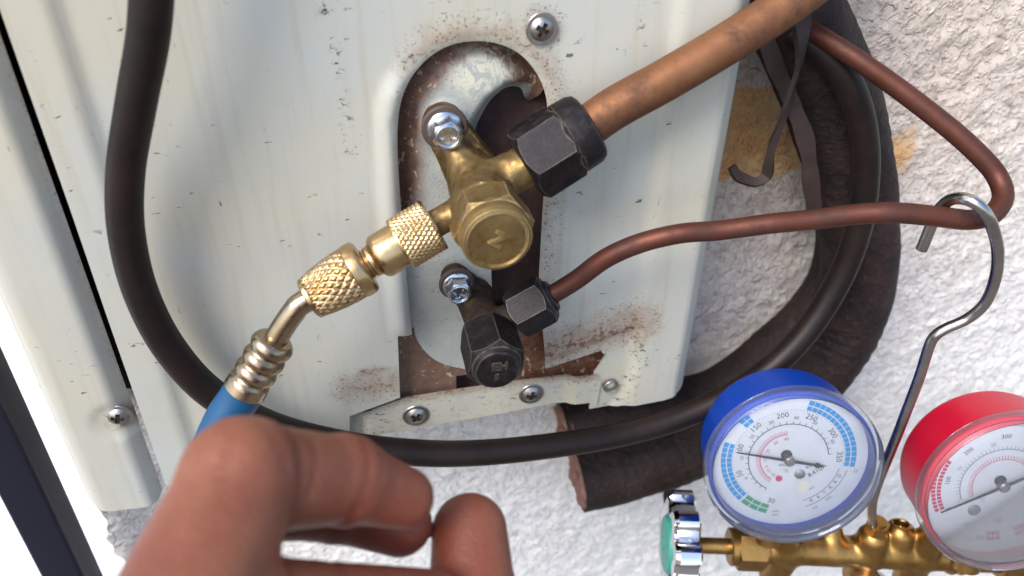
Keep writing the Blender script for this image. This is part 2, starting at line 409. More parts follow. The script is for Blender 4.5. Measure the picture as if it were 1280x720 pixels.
# signed-distance modelling: smooth unions of capsules meshed with surface nets
def caps(P, a, b, ra, rb):
    a, b = np.array(a, float), np.array(b, float); ab = b - a; t = np.clip(((P - a) @ ab) / (ab @ ab + 1e-9), 0, 1)
    return np.linalg.norm(P - a - t[..., None] * ab, axis=-1) - (ra + (rb - ra) * t)
def smin(a, b, k):
    h = np.clip(.5 + .5 * (b - a) / k, 0, 1); return b + (a - b) * h - k * h * (1 - h)
def nets(sdf, lo, hi, h):
    ax = [np.arange(lo[i], hi[i] + h, h) for i in range(3)]
    S = np.array([len(a) for a in ax]); V = np.empty(S)
    gy, gz = np.meshgrid(ax[1], ax[2], indexing='ij')
    for i, x in enumerate(ax[0]): V[i] = sdf(np.stack([np.full_like(gy, x), gy, gz], -1))
    neg = V < 0
    corners = [(i, j, k) for i in (0, 1) for j in (0, 1) for k in (0, 1)]
    sl = lambda c: tuple(slice(c[d], S[d] - 1 + c[d]) for d in range(3))
    cs = sum(neg[sl(c)].astype(int) for c in corners); act = (cs > 0) & (cs < 8)
    idx = np.argwhere(act); pos = np.zeros((len(idx), 3)); cn = np.zeros(len(idx))
    for a in corners:
        for d in range(3):
            if a[d] == 0:
                b = list(a); b[d] = 1
                va = V[idx[:, 0] + a[0], idx[:, 1] + a[1], idx[:, 2] + a[2]]; vb = V[idx[:, 0] + b[0], idx[:, 1] + b[1], idx[:, 2] + b[2]]
                q = (va < 0) != (vb < 0); t = np.where(q, va / np.where(q, va - vb, 1), 0)
                p = np.tile(np.array(a, float), (len(idx), 1)); p[:, d] += t
                pos += p * q[:, None]; cn += q
    pos = (idx + pos / cn[:, None]) * h + np.array([a[0] for a in ax])
    ids = -np.ones(S, int); ids[tuple(idx.T)] = np.arange(len(idx)); Fc = []
    for d in range(3):
        e, f = (d + 1) % 3, (d + 2) % 3
        A = [slice(None)] * 3; B = [slice(None)] * 3; A[d] = slice(0, -1); B[d] = slice(1, None)
        na, nb = neg[tuple(A)], neg[tuple(B)]
        for flip, mask in ((0, na & ~nb), (1, ~na & nb)):
            q = np.argwhere(mask); q = q[(q[:, e] > 0) & (q[:, f] > 0)]
            def sh(de, df):
                r = q.copy(); r[:, e] += de; r[:, f] += df; return ids[tuple(r.T)]
            quad = np.stack([sh(-1, -1), sh(0, -1), sh(0, 0), sh(-1, 0)], 1)
            quad = quad[(quad >= 0).all(1)]
            Fc.append(quad[:, ::-1] if flip else quad)
    return pos, [tuple(q) for q in np.vstack(Fc)]
def text(s, size, spacing=1., off=0.):
    cu = bpy.data.curves.new('txt', 'FONT'); cu.body = s; cu.size = size; cu.align_x = 'CENTER'; cu.align_y = 'CENTER'; cu.resolution_u = 2
    cu.space_character = spacing; cu.offset = off
    o = bpy.data.objects.new('txt', cu); COL.objects.link(o)
    dg = bpy.context.evaluated_depsgraph_get(); dg.update()
    me = bpy.data.meshes.new_from_object(o.evaluated_get(dg))
    V = np.array([tuple(v.co) for v in me.vertices]).reshape(-1, 3); Fc = [tuple(p.vertices) for p in me.polygons]
    bpy.data.objects.remove(o); bpy.data.meshes.remove(me); bpy.data.curves.remove(cu)
    return V, Fc
def place2(VF, x, y, rot, z=0.):
    V = np.asarray(VF[0], float); c, s = math.cos(rot), math.sin(rot)
    return np.stack([V[:, 0] * c - V[:, 1] * s + x, V[:, 0] * s + V[:, 1] * c + y, V[:, 2] + z], 1), VF[1]
def extr(VF, h):
    V = np.asarray(VF[0], float); n = len(V); cnt = set(); Fc = []
    for f in VF[1]:
        for i in range(len(f)): cnt.add((f[i], f[(i + 1) % len(f)]))
    Fc = [tuple(i + n for i in f) for f in VF[1]] + [tuple(reversed(f)) for f in VF[1]]
    for a, b in cnt:
        if (b, a) not in cnt: Fc.append((a, b, b + n, a + n))
    return np.vstack([V, V + np.array([0, 0, h])]), Fc
OUT = np.array([0, -1., 0])

# ------------------------------------------------------------------ ground and wall
g = 60000.
solo('ground', ([(-g, -g, -H0), (g, -g, -H0), (g, g, -H0), (-g, g, -H0)], [(0, 1, 2, 3)]), SHADED_GROUND, None, None, (0, 0, -H0), kind='structure')
solo('pavement', ([(-9000, 150, -H0 + 4), (3500, 150, -H0 + 4), (3500, 14000, -H0 + 4), (-9000, 14000, -H0 + 4)], [(0, 1, 2, 3)]), CONCRETE, None, None, (0, 3000, -H0), kind='structure')

WY = 60.0
wl = at(122, 640, WY)[0]
def wall():
    xs = np.concatenate([np.arange(wl, 520, 2.2), np.linspace(525, 1500, 40)])
    zs = np.concatenate([np.linspace(-H0 - 5, -600, 30), np.arange(-595, 30, 2.2), np.linspace(35, 1300, 40)])
    X, Z = np.meshgrid(xs, zs, indexing='ij'); P = np.stack([X.ravel(), Z.ravel()], 1)
    hgt = np.empty(len(P))
    for i, (x, z) in enumerate(P):
        a = mnoise.noise((x * .1, z * .1, 3.1)); b = mnoise.noise((x * .24, z * .24, 7.7)); c = mnoise.noise((x * .02, z * .02, 1.3))
        hgt[i] = max(-.1, a) * 1.6 + max(-.1, b) * 1.5 + c * 1.0
    # stain attributes
    st = sstep(Z.ravel(), -330, -120) * (1 - .55 * sstep(X.ravel(), 250, 380)) + .15
    bare = np.zeros(len(P))
    pol = px2([(885, 106), (990, 110), (1015, 200), (968, 222), (885, 224)], WY)
    bare = np.maximum(bare, np.where(inpoly(P, pol), .55 + np.minimum(dpoly(P, pol, True) * .05, .4), .5 - dpoly(P, pol, True) * .06))
    c2 = at(1128, 190, WY)[[0, 2]]; bare = np.maximum(bare, .72 - np.hypot(P[:, 0] - c2[0], (P[:, 1] - c2[1]) * .7) * .035)
    bare = np.clip(bare, 0, 1)
    gr = (1 - sstep(X.ravel(), wl + 20, wl + 75)) * sstep(Z.ravel(), -520, -250)  # greyer towards the left end of the wall
    nx, nz = len(xs), len(zs)
    edge = np.array([mnoise.noise((0.3, z * .05, 5.)) * 5 + mnoise.noise((0.9, z * .16, 2.)) * 3 for z in zs])
    XX = X.copy(); XX[0] += edge; XX[1] += edge; XX[2] += edge * .6; XX[3] += edge * .3
    front = np.stack([XX.ravel(), WY - hgt, Z.ravel()], 1)
    Fc = [(i * nz + j, (i + 1) * nz + j, (i + 1) * nz + j + 1, i * nz + j + 1) for i in range(nx - 1) for j in range(nz - 1)]
    N = len(front); V = [front]; at_st, at_b, at_g = [st], [bare], [gr]
    # left return, top, right and back of the wall
    side = front[:nz].copy(); sb = side.copy(); sb[:, 1] = WY + 160; V += [side, sb]
    Fc += [(N + j + 1, N + nz + j + 1, N + nz + j, N + j) for j in range(nz - 1)]
    at_st.append(np.full(2 * nz, .3)); at_b.append(np.zeros(2 * nz)); at_g.append(np.full(2 * nz, .3))
    k = N + 2 * nz
    V.append(np.array([(wl, WY + 160, -H0 - 5), (1500, WY + 160, -H0 - 5), (1500, WY + 160, 1300), (wl, WY + 160, 1300), (1500, WY - 3, -H0 - 5), (1500, WY - 3, 1300), (wl, WY - 3, 1300)]))
    Fc += [(k, k + 3, k + 2, k + 1), (k + 4, k + 1, k + 2, k + 5), (k + 6, k + 5, k + 2, k + 3)]
    for q in (at_st, at_b, at_g): q.append(np.zeros(7))
    return (np.vstack(V), Fc), dict(stain=np.concatenate(at_st), bare=np.concatenate(at_b), dull_tone=np.concatenate(at_g))
wvf, watt = wall()
solo('stucco_wall', wvf, STUCCO, 'rough white stucco wall behind the air conditioner with a bare tan patch', 'wall', (200, WY, -H0), attrs=watt, ang=60)

# navy post on the open side
pt, pb = at(92, 720, 32), at(-48, 430, 32); dv = (pb - pt) / np.linalg.norm(pb - pt)
p0 = pt - dv * ((pt[2] + H0) / dv[2]); p1 = pt + dv * 420
fx, fy, fz = frame(dv, (0, 1, 0))
def rbox_prof(w, r, n=4):
    q = []
    for cx, cy, a0 in ((1, 1, 0), (-1, 1, 90), (-1, -1, 180), (1, -1, 270)):
        for k in range(n + 1):
            a = math.radians(a0 + 90 * k / n); q.append((cx * (w / 2 - r) + r * math.cos(a), cy * (w / 2 - r) + r * math.sin(a)))
    return q
q = np.array(rbox_prof(17, 2.0)); V = np.vstack([p0 + q[:, :1] * fx + q[:, 1:] * fy, p1 + q[:, :1] * fx + q[:, 1:] * fy]); n = len(q)
postF = [(i, (i + 1) % n, (i + 1) % n + n, i + n) for i in range(n)] + [tuple(range(n))[::-1], tuple(range(n, 2 * n))]
solo('metal_post', (V, postF), NAVY, 'dark navy square metal post against the bright gap beside the air conditioner', 'post', p0)

# ------------------------------------------------------------------ air conditioner
AC = thing('air_conditioner', 'weathered off-white air conditioner outdoor unit with rusty arched valve opening', 'air conditioner', (0, 30, -245))
ZT = 110.0                                    # the unit runs on above the picture
arch = px2([(515, 418), (507, 330), (500, 240), (497, 175), (500, 135), (510, 105), (528, 80), (552, 62), (580, 53), (612, 53), (642, 63), (664, 82), (679, 108), (685, 140), (683, 200), (678, 270), (674, 345), (678, 405), (683, 464)], 0)
arch = np.vstack([arch[:1], smooth_path(arch[1:-2], 1.4), arch[-2:]])
left_chain = px2([(437, 578), (437, 520), (500, 497), (497, 418)], 0)
right_chain = px2([(752, 441), (758, 448), (744, 469), (738, 514)], 0)
XR, XL = 128.5, -83.0
RC = 7.0; uR = XR - RC; uArc = uR + RC * math.pi / 2; uEnd = uArc + 51
ol = [(XL, ZT), (XL - .5, -238), (XL + 3, -240.5)] + [tuple(p) for p in left_chain] + [tuple(p) for p in arch] + [tuple(p) for p in right_chain] + \
     [(uR - 4, -232), (uR + 4, -230), (uArc - 1, -226), (uEnd, -225), (uEnd, ZT)]
press = px2([(640, 470), (683, 452), (796, 406), (799, 452), (784, 488), (772, 507), (738, 530), (640, 530)], 0)
def panel_fn(u, z):
    P = np.stack([u, z], 1)
    t = np.clip((u - uR) / (uArc - uR), 0, 1) * math.pi / 2
    X = np.where(u < uR, u, uR + RC * np.sin(t)); Y = np.where(u < uR, 0, RC * (1 - np.cos(t))) + np.maximum(u - uArc, 0)
    flat = 1 - sstep(u, uR, uR + 3)
    y = -2.0 * (1 - sstep(u, -73.0, -68.0)) - 1.7 * sstep(u, 99, 105) * flat
    d = dpoly(P, arch)
    low = sstep(z, -186, -176)                                  # the pressed lip fades out low down on the right
    rim = sstep(d, 0, 2.2) * (1 - sstep(d, 3.8, 8.))
    lf = .16 + .84 * (1 - sstep(u, 16, 27)) * (1 - sstep(z, -92, -80))
    y += (-2.3 * rim) * low * lf + .5 * (1 - sstep(d, 0, 1.2)) * low
    ip = inpoly(P, press); dp = dpoly(P, press, True)
    y += np.where(ip, 1.5 * sstep(dp, 0, 1.6), 0) * (u < uR)
    y += np.array([mnoise.noise((a * .018, b * .018, 4.)) for a, b in P]) * .35
    return np.stack([X, Y + y, z], 1)
VF, UV = sheet(ol, 1.7, panel_fn, .9)
d = dpoly(UV, arch)
ac_ = at(590, 130, 0)[[0, 2]]; ang = np.arctan2(UV[:, 1] - ac_[1], UV[:, 0] - ac_[0])
up_ = sstep(ang, -.5, .5) * (1 - sstep(ang, 2.2, 3.0))
rust = .8 * (1 - sstep(d, 0, 14)) * sstep(d, .8, 2.6) * up_ + .25 * (1 - sstep(d, 0, .9))
right = (UV[:, 0] > 60)
rust = np.maximum(rust, .45 * (1 - sstep(d, 0, 15)) * right * sstep(UV[:, 1], -230, -180))
low = px2([(683, 440), (720, 430), (760, 415), (790, 405)], 0); rust = np.maximum(rust, .85 * (1 - sstep(dpoly(UV, low), 0, 20)))
l2 = px2([(440, 485), (498, 478)], 0); rust = np.maximum(rust, .7 * (1 - sstep(dpoly(UV, l2), 0, 14)))
l3 = px2([(682, 466), (752, 443)], 0); fl = 1 - sstep(dpoly(UV, l3), 1, 6)
l4 = px2([(790, 412), (797, 410), (799, 452), (785, 488), (775, 503)], 0); fl = np.maximum(fl, 1 - sstep(dpoly(UV, l4), 1, 6))
rust = np.maximum(rust, .5 * (1 - sstep(np.linalg.norm(UV - at(676, 36, 0)[[0, 2]], axis=1), 4, 11)))
ca = px2([(405, 5), (413, 45), (428, 100), (433, 165), (438, 190)], 0); fl = np.maximum(fl, .95 * (1 - sstep(dpoly(UV, ca), .3, 2.8)))
for q_ in ([(806, -5), (800, 30), (806, 62)], [(425, 8), (448, 22)], [(560, 5), (563, 28)], [(725, 45), (722, 70)], [(770, 60), (790, 64)]): fl = np.maximum(fl, .9 * (1 - sstep(dpoly(UV, px2(q_, 0)), .2, 1.6)))
for q_ in ([(445, 487), (498, 481)], [(452, 466), (480, 462)]): rust = np.maximum(rust, (.8 - .35 * sstep(UV[:, 0], 3, 9)) * (1 - sstep(dpoly(UV, px2(q_, 0)), .3, 3.6)))
part('side_panel', VF, PAINT, AC, 50, attrs=dict(rust=rust, flake=fl))

# the narrow front cover lapping the side panel
c0 = -113.5; r0 = 8.0; cR = -86.4; uL = c0 + r0; uA = uL - r0 * math.pi / 2
def cover_fn(u, z):
    t = np.clip((uL - u) / (uL - uA), 0, 1) * math.pi / 2
    X = np.where(u > uL, u, uL - r0 * np.sin(t)); Y = np.where(u > uL, 0, r0 * (1 - np.cos(t))) + np.maximum(uA - u, 0)
    y = -3.4 + 4.6 * sstep(u, cR - 6, cR + .2) ** 1.6 + np.where(u > uL, .12 * (u - uL) * 0, 0)
    y += np.array([mnoise.noise((a * .03, b * .02, 9.)) for a, b in zip(u, z)]) * .3
    dsc = np.hypot(u - sc2[0], z - sc2[1]); y += .9 * (1 - sstep(dsc, 5.5, 9.5))
    return np.stack([X, Y + y, z], 1)
sc2 = at(148, 520, 0)[[0, 2]]
VF, UV = sheet([(cR, ZT), (cR, -243), (cR - 1.5, -246.3), (cR - 4, -247), (uL + 2, -246.5), (uL - 3, -246), (uL - 7, -243), (uA - 3, -238), (uA - 48, -238), (uA - 48, ZT)], 1.8, cover_fn, .9)
part('front_cover', VF, PAINT, AC, 50, attrs=dict(rust=.35 * (1 - sstep(np.abs(UV[:, 0] - cR), 0, 2.2)) + .3 * (1 - sstep(np.hypot(UV[:, 0] - sc2[0], UV[:, 1] - sc2[1]), 4, 7)), flake=np.zeros(len(UV))))
# box behind the sheet metal
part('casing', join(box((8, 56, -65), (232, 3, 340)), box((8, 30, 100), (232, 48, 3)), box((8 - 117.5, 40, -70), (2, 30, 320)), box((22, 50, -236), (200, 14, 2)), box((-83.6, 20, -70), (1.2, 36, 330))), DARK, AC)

# plate carrying the valves, sunk in the arch
plate_ol = px2([(506, 420), (480, 250), (482, 90), (560, 20), (650, 25), (700, 80), (690, 106), (679, 128), (668, 138), (655, 118), (638, 116), (618, 130), (606, 150), (598, 170), (596, 200), (612, 300), (614, 420), (600, 462), (578, 461), (550, 453), (532, 440), (521, 424), (517, 408)], 5)
plate_ol = np.vstack([plate_ol[:7], smooth_path(plate_ol[7:], 1.2)])
curl = px2([(668, 138), (655, 118), (638, 116), (618, 130), (606, 150), (598, 172)], 5)
pbolt = [at(555, 160, 3)[[0, 2]], at(570, 354, 3)[[0, 2]]]
def plate_fn(u, z):
    P = np.stack([u, z], 1); y = np.full_like(u, 5.0)
    dc = dpoly(P, curl); y += 5.5 * (1 - sstep(dc, 0, 5.5)) ** 1.5
    y += 5.5 * (1 - sstep(dpoly(P, arch), -1, 8)) * sstep(z, -165, -120)
    for b in pbolt[:1]: y -= 1.6 * (1 - sstep(np.hypot(u - b[0], z - b[1]), 6.5, 9.5))
    y -= 1.5 * (1 - sstep(np.hypot(u - 40, z + 92), 0, 18))
    y += np.array([mnoise.noise((a * .07, b * .07, 2.)) for a, b in P]) * .3
    return np.stack([u, y, z], 1)
VF, UV = sheet(plate_ol, 1.2, plate_fn, 1.2)
d = dpoly(UV, arch); rust = 1.25 * (1 - sstep(d, 1, 13)) * sstep(UV[:, 1], -165, -110) + .3 * (1 - sstep(d, 0, 4)) * (UV[:, 0] < 40)
rust += .35 * sstep(UV[:, 1], -100, -84) 
chipm = 1 - sstep(np.hypot((UV[:, 0] - at(602, 92, 5)[0]) * .75, UV[:, 1] - at(602, 92, 5)[2]), 3, 11)
rust = rust * (1 - .8 * chipm) * (1 - .75 * (1 - sstep(np.hypot(UV[:, 0] - at(655, 122, 5)[0], UV[:, 1] - at(655, 122, 5)[2]), 2, 6)))
part('valve_plate', VF, PLATE, AC, 50, attrs=dict(rust=np.clip(rust, 0, 1), chip=chipm))
# rusty sheets lower down and the dark sheet behind
VF, UV = sheet(px2([(490, 405), (690, 380), (770, 430), (752, 478), (600, 500), (600, 466), (570, 470), (571, 505), (480, 520)], 7), 2.2, flatfn(7.), 1)
part('rusty_sheet', VF, RUSTY, AC, attrs=dict(rust=np.clip(.5 + .4 * (UV[:, 0] > 55) + 0 * UV[:, 0], 0, 1)))
VF, UV = sheet([(0, -60), (0, -232), (85, -232), (85, -60)], 4, flatfn(15.), 1)
part('inner_sheet', VF, INNER, AC)
# bottom strip bolted across the notch
def strip_fn(u, z):
    a = at(470, 520, 2)[0]; b = at(715, 485, 2)[0]
    y = 2.2 - 1.6 * (1 - sstep(u, a - 6, a - 1)) * 0 + 2. * (1 - sstep(u, a - 7, a - 3)) - 2. * sstep(u, b - 3, b + 1)
    return np.stack([u, y, z], 1)
VF, UV = sheet(px2([(436, 523), (500, 500), (575, 488), (660, 476), (746, 466), (750, 474), (744, 504), (735, 500), (690, 505), (600, 522), (470, 545), (430, 548)], 2), 1.6, strip_fn, 1.0)
part('bottom_strip', VF, PAINT, AC, 50, attrs=dict(rust=.75 * (1 - sstep(dpoly(UV, px2([(436, 520), (500, 500), (575, 488), (660, 476), (746, 466)], 2)), 0, 5)), flake=.6 * (1 - sstep(dpoly(UV, px2([(465, 515), (470, 545)], 2)), 1, 5)) + .3))
# threaded insert
o = at(763, 482, 0); part('threaded_insert', join(lathe([(3.2, -.3), (3.2, 1.0), (2.9, 1.3), (2.5, 1.1), (2.4, -3)], o + np.array([0, .2, 0]), OUT, 24, capA=False, capB=False), lathe([(2.45, -2.6), (2.45, -2.5)], o, OUT, 24)), STEEL, AC)

def cross_head(R, dome, cr, depth=.9, seg=80):
    """domed pan head with a cross recess, axis +Z."""
    V, Fc = [], []; nr = 26
    th = np.arange(seg) * 2 * math.pi / seg
    for i in range(nr + 1):
        r = R * i / nr; x, y = r * np.cos(th), r * np.sin(th); z = dome * (1 - (r / R) ** 2.4)
        w = .30 * cr
        inx = (np.abs(x) < w) & (np.abs(y) < cr * .9) | (np.abs(y) < w) & (np.abs(x) < cr * .9)
        z = z - depth * inx
        V.append(np.stack([x, y, z], 1))
    V.append(np.stack([R * .98 * np.cos(th), R * .98 * np.sin(th), np.full(seg, -.8)], 1))
    V = np.vstack(V)
    for i in range(nr + 1):
        for j in range(seg):
            k = (j + 1) % seg; Fc.append((i * seg + j, i * seg + k, (i + 1) * seg + k, (i + 1) * seg + j)[::-1])
    return V, Fc
def washer(R, r, h): return lathe([(r, 0), (R * .97, 0), (R, h * .4), (R * .95, h), (r, h)], seg=40, capA=False, capB=False)
STAIN = rusty_plate('stained_washer', lin(74, 58, 50), .8)
screw0 = None
for i, (px, py, yy, R, rot) in enumerate([(677, 36, -.6, 4.2, .5), (148, 520, -1.9, 4.3, .3), (520, 519, 2, 4.6, .7), (664, 492, 2, 4.4, .2)]):
    p = at(px, py, yy)
    if screw0 is None:
        V0, F0 = xf(join(cross_head(4.0, 2.0, 2.3, 1.1), washer(4.9, 3.6, .5)), (0, 0, 0), (np.array([1., 0, 0]), np.array([0, 0, 1.]), OUT))
        w_, cr_ = .30 * 2.3, 2.3 * .9
        fc = np.array([V0[list(f)].mean(0) for f in F0]); sx_, sz_ = np.abs(fc[:, 0]), np.abs(fc[:, 2])
        rec = ((sx_ < w_) & (sz_ < cr_) | (sz_ < w_) & (sx_ < cr_)) & (np.hypot(sx_, sz_) < 2.4)
        s = bpy.data.objects.new('panel_screw', mesh('panel_screw', V0, F0, STEEL, np.zeros(3), 40, mats=[RECESS_SHADE], mi=rec.astype(int))); screw0 = s
    else: s = screw0.copy()
    COL.objects.link(s); s.parent = AC; s.location = (W(p) - AC.location); s.rotation_euler = (0, rot, 0); s.scale = (R / 4.2,) * 3

# ---- gas valve
A1 = np.array([37.2, 0, -116.9])
def ax(A, y): return np.array([A[0], y, A[2]])
b1 = at(556, 160, -3.5); pnut = [at(655, 209, -15), at(737, 157, -13)]
d1 = (pnut[1] - pnut[0]) / np.linalg.norm(pnut[1] - pnut[0])
cpl = [at(600, 247, -21), at(545, 279, -22.5)]; dcp = (cpl[1] - cpl[0]) / np.linalg.norm(cpl[1] - cpl[0])
def gas_sdf(P):
    d = caps(P, ax(A1, 10), ax(A1, -12), 7.6, 8.2)
    d = smin(d, caps(P, ax(A1, -12), ax(A1, -34), 8.6, 9.4), 2.)
    ear = np.maximum(caps(P, [b1[0], 0, b1[2]], ax(A1, 0), 6.6, 8.5) , np.abs(P[..., 1] - .2) - 3.6)
    d = smin(d, ear, 3.)
    d = smin(d, caps(P, [b1[0] + 2.2, -5, b1[2] - 6], ax(A1, -12), 3.8, 6.5), 4.)
    d = smin(d, caps(P, ax(A1, -15.5), pnut[0] + d1 * 2, 6.6, 6.6), 3.)
    d = smin(d, caps(P, ax(A1, -20.8), cpl[0] + dcp * 16, 4.6, 4.2), 2.)
    d = smin(d, np.maximum(caps(P, ax(A1, -24), ax(A1, -27), 9.8, 9.8), np.abs(P[..., 1] + 25.5) - 3), 1.)
    d = np.maximum(d, P[..., 1] - 9); d = np.maximum(d, -33.5 - P[..., 1])
    n = np.sin(P[..., 0] * 1.1) * np.sin(P[..., 1] * 1.3 + 1) * np.sin(P[..., 2] * .9)
    return d + n * .22
GV = part('gas_valve', nets(gas_sdf, (14, -36, -140), (66, 11, -92), .62), BRASS_OLD, AC, 60, label='large tarnished brass service valve with brass cap')
cap = join(hexnut(10.4, 30.5, 41.2, A1, OUT, rot=math.radians(8), face=.9, ch=.7, cf=.95),
           lathe([(10.35, 39.8), (10.25, 44.4), (9.7, 45.4), (8.7, 45.8), (8.35, 45.0), (8.0, 45.1)], A1, OUT, 64))
z_ = extr(place2(text('Z', 6.2, off=.12), 0, 0, math.radians(-36)), 1.0)
fr_out = (np.array([1., 0, 0]), np.array([0, 0, 1.]), OUT)
cap = join(cap, xf(z_, A1 + OUT * 44.9, fr_out))
part('stem_cap', cap, BRASS_OLD, GV, 30)
LNUT = np.linalg.norm(pnut[1] - pnut[0])
def jog(VF, a):
    V = VF[0] + 0; 
    for i, p in enumerate(V): V[i] += np.array([mnoise.noise((p[0] * .3, p[1] * .3, p[2] * .3)), mnoise.noise((p[0] * .3 + 9, p[1] * .3, p[2] * .3)), 0]) * a
    return V, VF[1]
fn1 = join(hexnut(10.9, 0, LNUT * .72, pnut[0], d1, rot=math.radians(48), ch=.9, cf=.93), lathe([(10.6, LNUT * .62), (11.6, LNUT * .68), (11.4, LNUT * .9), (10.6, LNUT - .4), (9.6, LNUT + .2), (7.0, LNUT + .3)], pnut[0], d1, 64))
part('flare_nut', jog(fn1, .18), BLACKNUT, GV, 30)
def flange_bolt(a, h, fl_r, c, rot=.3):
    hx = hexnut(a, 0, h, (0, 0, 0), OUT, rot=rot, face=.8, ch=.75, cf=.97, capB=False)
    fl = lathe([(fl_r, -.9), (fl_r, .2), (fl_r * .9, .7), (a * .9, 1.0)], (0, 0, 0), OUT, 40)
    hd = join(xf(cross_head(a * .76, .05, a * .66, .9), OUT * (h - .3), fr_out), lathe([(a * .74, h - .9), (a * .74, h + .15), (a * .8, h + .32), (a * .9, h + .1), (a * .93, h - .1)], (0, 0, 0), OUT, 40, capA=False, capB=False))
    return join(hx, fl, hd)
fb0 = flange_bolt(4.3, 6.0, 5.6, 0)
fb = bpy.data.objects.new('mounting_bolt', mesh('mounting_bolt', fb0[0], fb0[1], ZINC, np.zeros(3), 30)); COL.objects.link(fb); fb.parent = GV
BA = BASE[AC.name]
def loc_in(o, p): o.location = Vector((np.array(p) - BA) / 1000.)
loc_in(fb, (b1[0], -4.4, b1[2]))
part('washer', lathe([(7.2, 2.6), (7.3, 3.4), (6.8, 4.0), (3, 4.0)], (b1[0], 0, b1[2]), OUT, 40), STAIN, GV, attrs=None)

# ---- liquid valve
A2 = np.array([38.2, 0, -168.9]); b2 = at(571, 355, -4)
qnut = [at(642, 395, -17), at(688, 370, -18)]; d2 = (qnut[1] - qnut[0]) / np.linalg.norm(qnut[1] - qnut[0])
def liq_sdf(P):
    d = caps(P, ax(A2, 8), ax(A2, -22), 5.6, 6.6)
    ear = np.maximum(caps(P, [b2[0], 0, b2[2]], ax(A2, 0), 5.2, 6.4), np.abs(P[..., 1] - .6) - 4.2)
    d = smin(d, ear, 2.5)
    d = smin(d, caps(P, [b2[0] + 2, -5.5, b2[2] - 5], ax(A2, -11), 3.4, 5.), 3.)
    d = smin(d, caps(P, ax(A2, -17), qnut[0] + d2 * 2, 4.8, 4.6), 2.)
    d = np.maximum(d, -28 - P[..., 1])
    return d + np.sin(P[..., 0] * 1.2) * np.sin(P[..., 1] * 1.3) * np.sin(P[..., 2]) * .18
LV = part('liquid_valve', nets(liq_sdf, (18, -30, -185), (62, 10, -148), .6), BRASS_DIRTY, AC, 60, label='small grimy service valve with black cap, below the brass one')
marks = join(extr(place2(text('EH', 4.4, off=.06), .6, 1.6, 0), .45), extr(place2(text('5', 3.2, off=.06), -.4, -2.6, 0), .45))
lc = join(hexnut(8.9, 21, 38.6, A2, OUT, rot=math.radians(22), ch=.8, cf=.93), lathe([(8.3, 37.6), (7.9, 39.6), (7.2, 40.6), (6.9, 40.7)], A2, OUT, 48), xf(marks, A2 + OUT * 40.6, fr_out))
part('stem_cap', jog(lc, .15), BLACKNUT, LV, 30)
LN2 = np.linalg.norm(qnut[1] - qnut[0])
part('flare_nut', jog(join(hexnut(7.8, 0, LN2 - .5, qnut[0], d2, rot=math.radians(44), ch=.9, cf=.93), lathe([(6.6, LN2 - 1.2), (5.2, LN2 + 1), (3.6, LN2 + 1.2)], qnut[0], d2, 32)), .15), BLACKNUT, LV, 30)
fb2 = fb.copy(); COL.objects.link(fb2); fb2.parent = LV; loc_in(fb2, (b2[0], -5.0, b2[2]))
part('washer', lathe([(6.2, 3.2), (6.3, 4.0), (5.8, 4.6), (3, 4.6)], (b2[0], 0, b2[2]), OUT, 40), STAIN, LV); fb2.scale = (.92,) * 3; fb2.rotation_euler = (0, .4, 0)

# ------------------------------------------------------------------ pipes
P = [pnut[1] - d1 * 2, at(770, 134, -12.5), at(830, 101, -12), at(900, 60, -10.5), at(960, 22, -9), at(1010, -14, -6), at(1050, -46, 4), at(1085, -95, 22), at(1100, -170, 36)]
def wob(k, a): return lambda th, L: 1 + a * math.sin(L * k) + a * .6 * np.sin(2 * th + L * k * .7)
solo('copper_pipe', tube(P, 6.45, 36, fn=wob(.09, .006)), COPPER, 'thick bare copper pipe leaving the large black nut', 'pipe', pnut[1], 50)
P = [qnut[1] - d2 * 2] + [at(*q) for q in [(720, 350, -20), (757, 323, -23), (800, 304, -26), (850, 292, -29), (900, 288, -31), (960, 280, -35), (1020, 274, -38), (1070, 268, -41), (1120, 266, -45), (1175, 271, -48), (1212, 275, -49), (1240, 268, -47), (1254, 246, -42), (1246, 220, -36), (1225, 195, -31), (1190, 163, -24), (1130, 116, -13), (1075, 77, -3), (1020, 42, 9), (985, 22, 18), (965, 8, 22)]]
solo('copper_pipe', tube(P, 3.25, 24, fn=wob(.07, .008)), COPPER2, 'thin bent copper pipe looping past the wall with a hook hung on it', 'pipe', qnut[1], 50)

# ------------------------------------------------------------------ foam sleeves, black cable, tie strip
def ring_wob(seed, a=.05, hole=0.):
    def f(th, L):
        return np.array([1 + a * mnoise.noise((math.cos(t) * 1.6, math.sin(t) * 1.6, L * .045 + seed)) + a * .35 * math.sin(L * 1.05 + 1.5 * math.sin(t)) * max(0, mnoise.noise((seed, L * .03, 1.)) + .25) for t in th])
    return f
def endcap(P0, P1, r, seed):
    dvec = (P0 - P1) / np.linalg.norm(P0 - P1); fr = frame(dvec); rows, nr, seg = [], 9, 40; V, Fc = [], []
    for i in range(nr + 1):
        for j in range(seg):
            t = j * 2 * math.pi / seg; rr = r * (1 - i / nr * .96) * (1 + .05 * mnoise.noise((math.cos(t) * 2, math.sin(t) * 2, seed)))
            hgt = 2.5 * mnoise.noise((rr * math.cos(t) * .16, rr * math.sin(t) * .16, seed)) + 1.5 * mnoise.noise((rr * math.cos(t) * .5, rr * math.sin(t) * .5, seed)) + (.5 if i else -3) + (-1. if i > 6 else 0)
            V.append((rr * math.cos(t), rr * math.sin(t), hgt))
    for i in range(nr):
        for j in range(seg):
            k = (j + 1) % seg; Fc.append((i * seg + j, i * seg + k, (i + 1) * seg + k, (i + 1) * seg + j))
    Fc.append(tuple(nr * seg + j for j in range(seg)))
    return xf((V, Fc), P0, fr)
